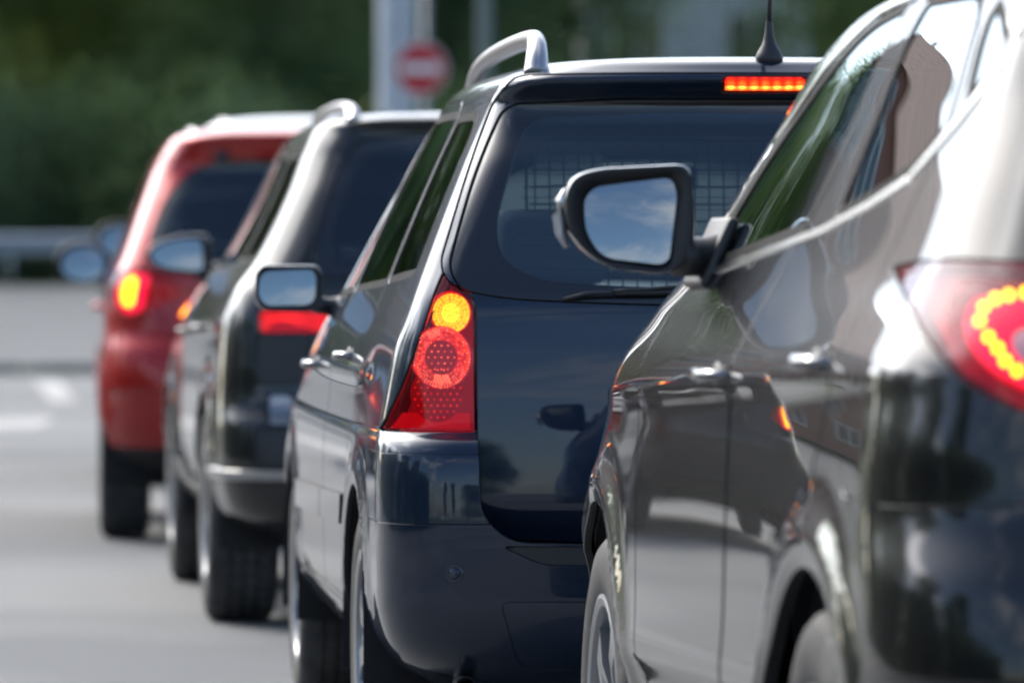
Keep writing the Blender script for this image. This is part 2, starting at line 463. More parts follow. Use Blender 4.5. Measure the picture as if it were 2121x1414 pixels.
class MB:
    """collects pieces for one mesh"""
    def __init__(s): s.V = []; s.F = []; s.G = []
    def add(s, V, F, g=None):
        o = len(s.V); s.V += [tuple(v) for v in V]; s.F += [tuple(i + o for i in f) for f in F]
        if g is not None: s.G += [g] * len(V)
        return s
    def box(s, c, d, R=None):
        x, y, z = (k / 2 for k in d)
        P = [Vector((i * x, j * y, k * z)) for k in (-1, 1) for j in (-1, 1) for i in (-1, 1)]
        if R is not None: P = [R @ p for p in P]
        return s.add([p + Vector(c) for p in P], [(0, 2, 3, 1), (4, 5, 7, 6), (0, 1, 5, 4), (2, 6, 7, 3), (0, 4, 6, 2), (1, 3, 7, 5)])
    def rbox(s, c, d, r=.02, seg=2, R=None):
        bm = bmesh.new(); bmesh.ops.create_cube(bm, size=1)
        for v in bm.verts: v.co = Vector((v.co.x * d[0], v.co.y * d[1], v.co.z * d[2]))
        bmesh.ops.bevel(bm, geom=bm.edges[:], offset=min(r, min(d) * .48), segments=seg, affect='EDGES', profile=.6)
        bm.verts.index_update()
        V = [v.co.copy() for v in bm.verts]
        if R is not None: V = [R @ v for v in V]
        s.add([v + Vector(c) for v in V], [[v.index for v in f.verts] for f in bm.faces]); bm.free()
        return s
    def tube(s, path, r, n=10, cap=True, flat=1.0, up=(0, 0, 1)):
        """round or flattened tube along a path; r may be a list"""
        path = [Vector(p) for p in path]; m = len(path)
        rs = r if isinstance(r, (list, tuple)) else [r] * m
        V = []; F = []
        for i, p in enumerate(path):
            t = (path[min(i + 1, m - 1)] - path[max(i - 1, 0)]).normalized()
            a = t.cross(Vector(up))
            if a.length < 1e-4: a = t.cross(Vector((1, 0, 0)))
            a.normalize(); b = a.cross(t).normalized()
            for k in range(n):
                q = 2 * math.pi * k / n
                V.append(p + a * (math.cos(q) * rs[i] * flat) + b * (math.sin(q) * rs[i]))
        for i in range(m - 1):
            for k in range(n):
                F.append((i * n + k, i * n + (k + 1) % n, (i + 1) * n + (k + 1) % n, (i + 1) * n + k))
        if cap: F += [tuple(range(n))[::-1], tuple((m - 1) * n + k for k in range(n))]
        return s.add(V, F)
    def lathe(s, prof, n=48, axis='x', c=(0, 0, 0), close=False):
        """prof: (radius, along-axis)"""
        V = []; m = len(prof)
        for k in range(n):
            a = 2 * math.pi * k / n
            for r, h in prof:
                p = (h, r * math.cos(a), r * math.sin(a)) if axis == 'x' else ((r * math.cos(a), h, r * math.sin(a)) if axis == 'y' else (r * math.cos(a), r * math.sin(a), h))
                V.append((p[0] + c[0], p[1] + c[1], p[2] + c[2]))
        F = [(k * m + i, k * m + i + 1, ((k + 1) % n) * m + i + 1, ((k + 1) % n) * m + i) for k in range(n) for i in range(m - 1)]
        if close: F += [(k * m + m - 1, k * m, ((k + 1) % n) * m, ((k + 1) % n) * m + m - 1) for k in range(n)]
        return s.add(V, F)
    def build(s, name, mat, parent=None, smooth=True, loc=None, sharp=None):
        o = mk(name, s.V, s.F, mat, parent, smooth, None, loc)
        if sharp: 
            o.data.set_sharp_from_angle(angle=rad(sharp))
        if s.G:
            at = o.data.attributes.new('glow', 'FLOAT', 'POINT'); at.data.foreach_set('value', s.G)
        return o
def dup_tree(o, parent=None):
    c = o.copy(); COL.objects.link(c); c.parent = parent
    for ch in list(o.children): dup_tree(ch, c)
    return c

# ------------------------------------------------------------------ shells cut into panels
class Shell:
    """a body surface; a face set is (quad index array, list of other polygons)"""
    def __init__(s, keys, disp=None):
        V, N, Q = body_grid(keys, disp=disp)
        s.n = len(V); s.Va = np.empty((s.n * 2, 3)); s.Na = np.empty((s.n * 2, 3))
        s.Va[:s.n] = V; s.Na[:s.n] = N
        s.rest = (Q.astype(np.int64), [])
        s.base = V
    def cut(s, field, faces=None):
        own = faces is None
        Q, L = s.rest if own else faces
        VA = s.Va[:s.n]; f = field(VA).copy(); f[np.abs(f) < 1e-7] = 1e-7
        neg = f < 0
        empty = (np.empty((0, 4), np.int64), [])
        if not neg.any(): return empty if own else (empty, (Q, L))
        k = neg[Q].sum(1) if len(Q) else np.zeros(0, int)
        qi, qo, todo = Q[k == 4], Q[k == 0], [tuple(q) for q in Q[(k > 0) & (k < 4)]]
        li = []; lo_ = []
        for p in L:
            m = sum(1 for i in p if neg[i])
            if m == 0: lo_.append(p)
            elif m == len(p): li.append(p)
            else: todo.append(p)
        cross = set()
        for q in todo:
            for i in range(len(q)):
                a, b = q[i], q[(i + 1) % len(q)]
                if neg[a] != neg[b]: cross.add((min(a, b), max(a, b)))
        ni = []; no = []
        if cross:
            E = sorted(cross); ea = np.array([e[0] for e in E]); eb = np.array([e[1] for e in E])
            A = VA[ea]; B = VA[eb]; fa = f[ea].copy(); fb = f[eb].copy()
            lo = np.zeros(len(E)); hi = np.ones(len(E)); t = np.clip(fa / (fa - fb), .02, .98)
            for _ in range(4):
                fm = field(A + (B - A) * t[:, None])
                same = (fm < 0) == (fa < 0)
                lo = np.where(same, t, lo); fa = np.where(same, fm, fa)
                hi = np.where(same, hi, t); fb = np.where(same, fb, fm)
                den = fa - fb
                t = lo + (hi - lo) * np.clip(np.where(np.abs(den) > 1e-9, fa / np.where(den == 0, 1, den), .5), .05, .95)
            nn = s.Na[ea] * (1 - t)[:, None] + s.Na[eb] * t[:, None]
            nn /= np.linalg.norm(nn, axis=1, keepdims=True)
            P = A + (B - A) * t[:, None]
            n0 = s.n; s.n += len(E)
            if s.n > len(s.Va):
                s.Va = np.concatenate([s.Va, np.empty_like(s.Va)]); s.Na = np.concatenate([s.Na, np.empty_like(s.Na)])
            s.Va[n0:s.n] = P; s.Na[n0:s.n] = nn
            idx = {e: n0 + q for q, e in enumerate(E)}
            for q in todo:
                pa = []; pb = []
                for i in range(len(q)):
                    a, b = q[i], q[(i + 1) % len(q)]
                    (pa if neg[a] else pb).append(a)
                    if neg[a] != neg[b]:
                        v = idx[(min(a, b), max(a, b))]; pa.append(v); pb.append(v)
                if len(pa) > 2: ni.append(tuple(pa))
                if len(pb) > 2: no.append(tuple(pb))
        ins = (qi, li + ni); out = (qo, lo_ + no)
        if own: s.rest = out; return ins
        return ins, out
    def panel(s, faces, name, mat, parent, off=0., rim=.012, lip=.0010, warp=None):
        nb = 0
        Q, L = faces
        if not len(Q) and not L: return None
        used = np.unique(np.concatenate([Q.ravel()] + [np.array(p) for p in L]).astype(np.int64))
        mp = np.full(s.n, -1, np.int64); mp[used] = np.arange(len(used))
        V = s.Va[used]; N = s.Na[used]
        F = mp[Q].tolist() + [[int(mp[i]) for i in p] for p in L]
        V = V + N * off
        if warp is not None:
            V = warp(V.copy())
            N2 = np.zeros_like(V)
            for f in F:
                p = V[f]
                n = np.cross(p[2] - p[0], p[-1] - p[1]) if len(p) > 3 else np.cross(p[1] - p[0], p[2] - p[0])
                if np.dot(n, N[f[0]]) < 0: n = -n
                N2[f] += n
            N = N2 / np.maximum(np.linalg.norm(N2, axis=1, keepdims=True), 1e-9)
        if rim > 0:
            e = [np.empty((0, 2), np.int64)]
            if len(Q):
                q = mp[Q]; e += [np.stack([q[:, a], q[:, (a + 1) % 4]], 1) for a in range(4)]
            e += [np.array([(f[i], f[(i + 1) % len(f)]) for f in F[len(Q):] for i in range(len(f))], np.int64).reshape(-1, 2)]
            E = np.concatenate(e); M = len(V)
            code = E[:, 0] * M + E[:, 1]; rev = E[:, 1] * M + E[:, 0]
            bd = E[~np.isin(code, rev)]
        if rim > 0 and len(bd):
            O = np.zeros_like(V)
            d = V[bd[:, 1]] - V[bd[:, 0]]; d /= np.maximum(np.linalg.norm(d, axis=1, keepdims=True), 1e-9)
            o = np.cross(d, N[bd[:, 0]] + N[bd[:, 1]]); o /= np.maximum(np.linalg.norm(o, axis=1, keepdims=True), 1e-9)
            np.add.at(O, bd[:, 0], o); np.add.at(O, bd[:, 1], o)
            bv = np.unique(bd); n0 = len(V)
            On = O[bv] / np.maximum(np.linalg.norm(O[bv], axis=1, keepdims=True), 1e-9)
            m1 = np.zeros(n0, np.int64); m1[bv] = n0 + np.arange(len(bv)); m2 = m1 + len(bv)
            V1 = V[bv] + On * lip - N[bv] * lip; V2 = V1 - N[bv] * rim
            n1 = N[bv] * .5 + On; n1 /= np.maximum(np.linalg.norm(n1, axis=1, keepdims=True), 1e-9)
            V = np.concatenate([V, V1, V2]); N = np.concatenate([N, n1, On])
            a, b = bd[:, 0], bd[:, 1]
            F += np.stack([b, a, m1[a], m1[b]], 1).tolist() + np.stack([m1[b], m1[a], m2[a], m2[b]], 1).tolist()
            nb = len(bd)
        if nb and mat.endswith('_paint'):
            o = mk(name, V, F, [mat, 'liner_black'], parent, True, N)      # folded edges coloured black to stand in for shade inside a shut line
            mi = np.zeros(len(F), np.int32); mi[-nb:] = 1
            o.data.polygons.foreach_set('material_index', mi)
            return o
        return mk(name, V, F, mat, parent, True, N)
    def take(s, field, name, mat, parent, gap=.004, **k):
        """cut out a panel with an open shut line round it"""
        ins = s.cut(lambda P: field(P) + gap / 2)
        if gap > 0: s.cut(lambda P: field(P) - gap / 2)
        return s.panel(ins, name, mat, parent, **k)
    def drop(s, field): return s.cut(field)

def LEFT(poly, side=-1, xmin=.3):
    pl = outline(poly)
    return lambda P: np.maximum(sdf_poly(P[:, [1, 2]], pl), xmin - P[:, 0] * side)
def REAR(poly, th=0., mirror=False, ymax=1.2):
    pl = outline(poly); c, sn = math.cos(rad(th)), math.sin(rad(th))
    def f(P):
        x = -P[:, 0] if mirror else P[:, 0]
        return np.maximum(sdf_poly(np.stack([x * c - P[:, 1] * sn, P[:, 2]], 1), pl), P[:, 1] - ymax)
    return f
def FRONT(poly, ymin=1.6):
    pl = outline(poly)
    return lambda P: np.maximum(sdf_poly(P[:, [0, 2]], pl), ymin - P[:, 1])
def CIRC(y, z, r, side, xmin=.3):
    return lambda P: np.maximum(np.hypot(P[:, 1] - y, P[:, 2] - z) - r, xmin - P[:, 0] * side)
def INSET(field, d): return lambda P: field(P) + d
def near4(d):
    k = np.argpartition(d, 4)[:4]
    w = 1 / (d[k] + 1e-7)
    return k, w / w.sum()
def surf_x(shell, y, z, side=-1):
    """half width of the body side at a point"""
    VA = shell.base; m = VA[:, 0] * side > .2
    d = (VA[m][:, 1] - y) ** 2 + ((VA[m][:, 2] - z) * 1.0) ** 2
    k, w = near4(d)
    return float((VA[m][k, 0] * w).sum())

# ------------------------------------------------------------------ parts shared by the cars
_mesh_cache = {}
def wheel(root, x, y, R, width, rimR, spokes, side, mat='alloy'):
    w = node('wheel', root, (x, y, R), (0, 0, 0))
    key = (R, width, rimR, spokes, side, mat)
    if key not in _mesh_cache:
        hw = width / 2; s = side
        b = MB(); n = 168
        prof = [(rimR, -hw * .86), (rimR + .012, -hw * .97), (rimR + (R - rimR) * .5, -hw * 1.06), (R - .022, -hw * .98),
                (R - .007, -hw * .86), (R, -hw * .72), (R, -hw * .44), (R - .008, -hw * .43), (R - .008, -hw * .36), (R, -hw * .35),
                (R, -hw * .05), (R - .008, -hw * .04), (R - .008, hw * .04), (R, hw * .05), (R, hw * .35), (R - .008, hw * .36), (R - .008, hw * .43), (R, hw * .44),
                (R, hw * .72), (R - .007, hw * .86), (R - .022, hw * .98), (rimR + (R - rimR) * .5, hw * 1.06), (rimR + .012, hw * .97), (rimR, hw * .86)]
        m = len(prof); V = []
        for k in range(n):
            a = 2 * math.pi * k / n
            blk = (k % 4) < 1
            for i, (r, h) in enumerate(prof):
                if blk and r > R - .01: r = r - .006
                V.append((h, r * math.cos(a), r * math.sin(a)))
        F = [(k * m + i, k * m + i + 1, ((k + 1) % n) * m + i + 1, ((k + 1) % n) * m + i) for k in range(n) for i in range(m - 1)]
        b.add(V, F)
        ty = b.build('tyre', 'tyre_rubber', w, sharp=35)
        b = MB(); o = s * hw
        b.lathe([(rimR + .010, o * .90), (rimR + .012, o * 1.00), (rimR + .004, o * 1.02), (rimR - .010, o * .98), (rimR - .018, o * .80), (rimR - .03, -o * .5), (rimR - .02, -o * .85), (rimR, -o * .9)], 72)
        for k in range(spokes):
            a = 2 * math.pi * k / spokes
            for da in (-.11, .11):
                R3 = Matrix.Rotation(a, 3, 'X')
                L = rimR - .05
                c, sn = math.cos(a), math.sin(a)
                v = []
                for rr, wd, xo in ((.035, .020, .80), (rimR * .55, .017, .92), (rimR - .012, .022, .90)):
                    for dx in (0, -.028 * s):
                        for t in (-1, 1):
                            y0 = rr; z0 = t * wd * .8 + da * rr * .8
                            v.append(R3 @ Vector((o * xo + dx, y0, z0)))
                f = []
                for q in range(2):
                    A = q * 4; B = A + 4
                    f += [(A, A + 1, B + 1, B), (A + 2, B + 2, B + 3, A + 3), (A, B, B + 2, A + 2), (A + 1, A + 3, B + 3, B + 1)]
                b.add(v, f)
        b.lathe([(.0, o * .93), (.03, o * .93), (.045, o * .88), (.06, o * .78), (.06, o * .4)], 32)
        rm = b.build('rim', mat, w, sharp=30)
        b = MB(); b.lathe([(.0, o * .35), (rimR * .72, o * .35), (rimR * .72, o * .25), (rimR * .74, -o * .2), (0.02, -o * .2)], 40)
        dk = b.build('brake_disc', 'exhaust_steel', w, sharp=30)
        _mesh_cache[key] = (ty.data, rm.data, dk.data)
    else:
        for nm, d in zip(('tyre', 'rim', 'brake_disc'), _mesh_cache[key]):
            link(bpy.data.objects.new(nm, d), w)
    w.rotation_euler = (random.uniform(0, 6.28), 0, 0)
    return w

def rad_loop(poly, n=72):
    """resample a closed outline by angle about its centre"""
    pl = outline(poly); c = (pl.min(0) + pl.max(0)) / 2
    out = []
    nx = np.roll(pl, -1, 0)
    for k in range(n):
        a = 2 * math.pi * k / n; d = np.array([math.cos(a), math.sin(a)]); best = 0
        for p, q in zip(pl - c, nx - c):
            e = q - p; den = d[0] * e[1] - d[1] * e[0]
            if abs(den) < 1e-12: continue
            t = (p[0] * e[1] - p[1] * e[0]) / den; u = (p[0] * d[1] - p[1] * d[0]) / den
            if -1e-6 <= u <= 1 + 1e-6 and t > best: best = t
        out.append(c + d * best)
    return np.array(out), c

def door_mirror(root, c, outer, glass, depth, housing, tilt=(0, 0), foot=None, foot_r=.03, indicator=None, name='door_mirror'):
    """outer / glass: outlines as (x, z) about c, seen from behind; foot: point on the door"""
    pn = node(name, root, c)
    A, ca = rad_loop(outer); B, cb = rad_loop(glass); n = len(A)
    cx = ca
    V = []; F = []
    def loop(P, y): 
        k = len(V)
        for p in P: V.append((p[0], y, p[1]))
        return k
    def sc(f): return cx + (A - cx) * f
    seq = [loop(sc(.40), depth), loop(sc(.66), depth * .93), loop(sc(.86), depth * .74), loop(sc(.97), depth * .46), loop(sc(1.01), depth * .2), loop(sc(1.0), .004), loop(sc(.985), -.003)]
    for a, b in zip(seq[:-1], seq[1:]):
        for k in range(n): F.append((a + k, a + (k + 1) % n, b + (k + 1) % n, b + k))
    F.append(tuple(seq[0] + k for k in range(n))[::-1])
    mk('housing', V, F, housing, pn)
    V = []; F = []
    g = B - cb
    seq = [loop(sc(.984), -.0028), loop(sc(.965), -.004), loop(cb + g * 1.06, .004), loop(cb + g * 1.0, .014), loop(cb + g * .9, .03)]
    for a, b in zip(seq[:-1], seq[1:]):
        for k in range(n): F.append((a + k, a + (k + 1) % n, b + (k + 1) % n, b + k))
    mk('bezel', V, F, 'black_plastic', pn)
    # slightly convex, tilted glass
    V = []; F = []
    ty, tp = math.tan(rad(tilt[0])), math.tan(rad(tilt[1]))
    for i, f in enumerate((0, .35, .7, .9, 1.0)):
        for p in (g * f):
            V.append((cb[0] + p[0], .010 + p[0] * ty + p[1] * tp + (p[0]**2 + p[1]**2) * .32, cb[1] + p[1]))
    F += [(i * n + k, i * n + (k + 1) % n, (i + 1) * n + (k + 1) % n, (i + 1) * n + k) for i in range(1, 4) for k in range(n)]
    F += [(0, n + (k + 1) % n, n + k) for k in range(n)]
    mk('mirror_glass', V, F, 'mirror_silver', pn)
    if foot is not None:
        b = MB()
        f0 = Vector(foot[0]) - Vector(c); f1 = Vector(foot[1]) - Vector(c)
        mid = (f0 + f1) / 2 + Vector((0, 0, -.004))
        b.tube([f0, f0.lerp(mid, .5), mid, mid.lerp(f1, .6), f1], [foot_r, foot_r * .95, foot_r * .95, foot_r * 1.05, foot_r * 1.25], 14, True, .8, up=(0, 1, 0))
        b.build('arm', 'black_plastic', pn)
    if indicator is not None:
        b = MB()
        b.tube([Vector(p) for p in indicator], [.004, .011, .013, .011, .004][:len(indicator)], 10)
        b.build('indicator_lens', 'lamp_clear', pn)
    return pn

def handle(root, shell, y, z, mat, side=-1, L=.17, slope=0.):
    x = surf_x(shell, y, z, side)
    b = MB(); pts = []; rs = []
    for t in np.linspace(-1, 1, 13):
        yy = y + t * L / 2
        out = .034 * (1 - abs(t) ** 3.5)
        pts.append((surf_x(shell, yy, z, side) + side * (out - .004), yy, z + slope * t)); rs.append(.0085 + .003 * (1 - t * t))
    b.tube(pts, rs, 12, True, 1.0)
    h = b.build('door_handle', mat, root)
    b = MB()
    b.lathe([(0, 0.0005), (.022, .0005), (.026, -.004)], 28, 'x', (0, 0, 0))
    V = [(side * v[0] + x + side * .001, v[1] * 1.5 + y, v[2] * .8 + z) for v in b.V]
    mk('handle_recess', V, b.F, 'black_plastic', h)
    return h

def seat(root, x, y, z, mat='seat_fabric', rake=12, w=.50, bench=False):
    pn = node('rear_bench' if bench else 'seat', root, (x, y, z))
    R = Matrix.Rotation(rad(rake), 3, 'X')
    b = MB(); b.rbox((0, .25, .05), (w, .5, .16), .05, 3); b.build('cushion', mat, pn)
    b = MB(); b.rbox(Vector((0, 0, .12)) + R @ Vector((0, 0, .27)), (w, .13, .58), .05, 3, R); b.build('backrest', mat, pn)
    for hx in ((-w * .34, w * .34) if bench else (0,)):
        b = MB(); top = R @ Vector((0, 0, .66)) + Vector((0, 0, .12))
        b.rbox(top + Vector((hx, 0, .04)), (.26, .10, .17), .04, 3, R)
        b.tube([top + Vector((hx - .05, 0, -.12)), top + Vector((hx - .05, 0, .02))], .006, 8); b.tube([top + Vector((hx + .05, 0, -.12)), top + Vector((hx + .05, 0, .02))], .006, 8)
        b.build('headrest', mat, pn)
    return pn

def interior(root, zf, hw, y_rear, y_front, y_dash, floor_to, mat='seat_fabric', mirror_z=None):
    b = MB(); b.rbox((0, (.35 + floor_to) / 2, zf - .12), (hw * 1.8, floor_to - .35, .08), .02); b.build('floor_pan', 'liner_black', root)
    for sx in (-1, 1): seat(root, sx * hw * .46, y_front, zf, mat)
    seat(root, 0, y_rear, zf, mat, 14, hw * 1.55, True)
    b = MB(); b.rbox((0, y_dash, zf + .46), (hw * 1.75, .45, .30), .08, 3); b.build('dashboard', 'dash_plastic', root)
    b = MB()
    R = Matrix.Rotation(rad(-65), 3, 'X')
    pts = [R @ Vector((.18 * math.cos(a), .18 * math.sin(a), 0)) + Vector((-hw * .46, y_dash - .32, zf + .52)) for a in np.linspace(0, 2 * math.pi, 33)]
    b.tube(pts, .015, 8, False)
    b.rbox((-hw * .46, y_dash - .30, zf + .52), (.30, .05, .07), .02)
    b.build('steering_wheel', 'dash_plastic', root)
    if mirror_z:
        b = MB(); b.rbox((0, y_dash - .55, mirror_z), (.24, .03, .065), .015, 2); b.tube([(0, y_dash - .54, mirror_z), (0, y_dash - .40, mirror_z + .07)], .01, 8)
        b.build('interior_mirror', 'dash_plastic', root)
def roof_rail(root, path, r, mat, flat=.8):
    b = MB()
    # smooth the path with a Catmull-Rom spline
    P = [Vector(p) for p in path]; Q = []; RR = []
    for i in range(len(P) - 1):
        p0, p1, p2, p3 = P[max(i - 1, 0)], P[i], P[i + 1], P[min(i + 2, len(P) - 1)]
        for t in np.linspace(0, 1, 9)[:-1]:
            Q.append(.5 * ((2 * p1) + (p2 - p0) * t + (2 * p0 - 5 * p1 + 4 * p2 - p3) * t**2 + (3 * p1 - p0 - 3 * p2 + p3) * t**3)); RR.append(r[i] * (1 - t) + r[i + 1] * t)
    Q.append(P[-1]); RR.append(r[-1])
    b.tube(Q, RR, 20, True, flat)
    return b.build('roof_rail', mat, root)
def cells(V0, U, W, nu, nv, fn, gap=.18):
    """grid of small lit facets: fn(i, j) -> glow or None"""
    b = MB(); V0, U, W = Vector(V0), Vector(U), Vector(W)
    for i in range(nu):
        for j in range(nv):
            g = fn(i, j)
            if g is None: continue
            q = [V0 + U * ((i + a) / nu) + W * ((j + c) / nv) for a, c in ((gap, gap), (1 - gap, gap), (1 - gap, 1 - gap), (gap, 1 - gap))]
            b.add(q, [(0, 1, 2, 3)], g)
    return b
def ring_cells(c, r0, r1, nr, na, fn, gap=.16, dish=.0):
    b = MB(); c = Vector(c)
    for i in range(nr):
        for k in range(na):
            g = fn(i, k)
            if g is None: continue
            ra = r0 + (r1 - r0) * (i + gap) / nr; rb = r0 + (r1 - r0) * (i + 1 - gap) / nr
            a0 = 2 * math.pi * (k + gap) / na; a1 = 2 * math.pi * (k + 1 - gap) / na
            def P(r, a): return c + Vector((r * math.cos(a), dish * (1 - (r / r1) ** 2), r * math.sin(a)))
            b.add([P(ra, a0), P(ra, a1), P(rb, a1), P(rb, a0)], [(0, 1, 2, 3)], g)
    return b

# ------------------------------------------------------------------ cars
def surf_y(sh, x, z, ymax=1.0, th=0.):
    VA = sh.base; m = VA[:, 1] < ymax
    P = VA[m]; c, s = math.cos(rad(th)), math.sin(rad(th))
    d = (P[:, 0] * c - P[:, 1] * s - x) ** 2 + (P[:, 2] - z) ** 2
    k, w = near4(d)
    return P[k].T @ w
def flares(keys_arches, amp=.012, R=.40, sig=.045):
    def f(G):
        for (y, z) in keys_arches:
            r = np.hypot(G[..., 1] - y, G[..., 2] - z)
            b = amp * np.exp(-((r - R) / sig) ** 2) * (G[..., 2] > .2) * np.clip((np.abs(G[..., 0]) - .6) / .15, 0, 1)
            G[..., 0] += np.sign(G[..., 0]) * b
        return G
    return f
def crease(G, z0, slope, amp, sig, y0=0., y1=9., soft=.3):
    side = np.clip((np.abs(G[..., 0]) - .6) / .15, 0, 1)
    win = 1 / (1 + np.exp(-(G[..., 1] - y0) / soft * 6)) / (1 + np.exp((G[..., 1] - y1) / soft * 6))
    zz = G[..., 2] - (z0 + slope * (G[..., 1] - 2))
    b = amp * np.where(zz > 0, np.exp(-(zz / sig) ** 2), np.exp(-(zz / (sig * .45)) ** 2)) * side * win
    G[..., 0] += np.sign(G[..., 0]) * b
    return G
def mirrored(poly): return [(-p[0], *p[1:]) for p in poly]
def sym(left):  # left half outline (x<0, top to bottom), closed by its mirror image
    return list(left) + [(-p[0], *p[1:]) for p in reversed(left)]

def car_body(root, spec):
    sh = Shell(spec['keys'], spec.get('disp'))
    pm = spec['paint']
    for (y, z, r) in spec['arches']:
        for sd in (-1, 1):
            sh.drop(CIRC(y, z, r, sd, .45))
            b = MB(); n = 24; V = []; F = []
            for xx in (sd * .86, sd * .60):
                for k in range(n + 1):
                    a = math.pi * 1.16 * k / n - .08 * math.pi
                    V.append((xx, y + (r + .012) * math.cos(a), z + (r + .012) * math.sin(a)))
            F = [(k, k + 1, n + 2 + k, n + 1 + k) for k in range(n)] + [tuple(range(n + 1, 2 * n + 2))]
            b.add(V, F); b.build('wheel_housing', 'liner_black', root)
    # glazing
    for name, poly, mat in spec['side_glass']:
        for sd in (-1, 1):
            f = LEFT(poly, sd)
            seal = sh.cut(f)
            pane, ring = sh.cut(INSET(f, .018), seal)
            w = sh.panel(pane, name, mat, root, off=-.004, rim=.003)
            sh.panel(ring, 'window_seal', 'rubber_seal', w, off=-.001, rim=.012)
    g = spec['rear_glass']
    f = REAR(g['outer'], 0, False, 1.0)
    ins = sh.cut(INSET(f, .003)); sh.cut(lambda P: f(P) - .003)
    fi = REAR(g['inner'], 0, False, 1.0)
    pane, ring = sh.cut(fi, ins)
    w = sh.panel(pane, 'rear_window', g['mat'], root, off=-.002, rim=0)
    sh.panel(ring, 'black_border', 'frit', w, off=-.002, rim=.012)
    f = FRONT(spec['windscreen'], spec.get('ws_y', 1.75))
    ins = sh.cut(f); pane, ring = sh.cut(INSET(f, .035), ins)
    w = sh.panel(pane, 'windscreen', 'clear_glass', root, off=-.002, rim=0)
    sh.panel(ring, 'black_border', 'frit', w, off=-.002, rim=.012)
    lamps = {}
    for name, poly, th in spec['lamps']:
        for mir in ((False,) if name == 'brake' and poly[0][0] * poly[2][0] < 0 else (False, True)):
            fl = REAR(poly, th, mir, 1.0)
            ins = sh.cut(INSET(fl, .0025)); sh.cut(lambda P: fl(P) - .0025)
            lamps[(name, mir)] = ins
    for name, poly, mat in spec.get('front_lamps', []):
        for mir in (False, True):
            pl = outline(mirrored(poly) if mir else poly)
            ff = lambda P: np.maximum(sdf_poly(P[:, [0, 2]], pl), 3.0 - P[:, 1])
            h = sh.take(ff, name, 'clear_lens', root, .004)
    liner = sh.rest
    if 'liner_drop' in spec: _, liner = sh.cut(spec['liner_drop'], liner)
    for name, field, mat, kw in spec['panels']:
        sh.take(field, name, mat or pm, root, **kw)
    body = sh.panel(sh.rest, 'body', pm, root, rim=.014)
    lin = sh.panel(liner, 'inner_shell', 'cabin_lining', root, off=-.022, rim=0)
    for (y, z, r) in spec['wheels']:
        for sd in (-1, 1):
            wheel(root, sd * spec['track'], y, r, spec['tyre_w'], spec['rim_r'], spec['spokes'], sd, spec.get('rim_mat', 'alloy'))
    b = MB(); b.rbox((0, (.45 + spec['len'] - .6) / 2, .27), (1.1, spec['len'] - 1.0, .12), .03)
    b.build('underbody', 'liner_black', root)
    return sh, lamps
def lamp_parts(root, sh, faces, lens='red_lens', back='lamp_dark_red', depth=.035):
    l = sh.panel(faces, 'tail_light', lens, root, off=-.001, rim=.004)
    sh.panel(faces, 'lamp_housing', back, l, off=-depth, rim=0)
    return l

def seam_box(y0, y1, z0, z1, side=-1):
    return LEFT([(y0, z0), (y1, z0), (y1, z1), (y0, z1)], side)

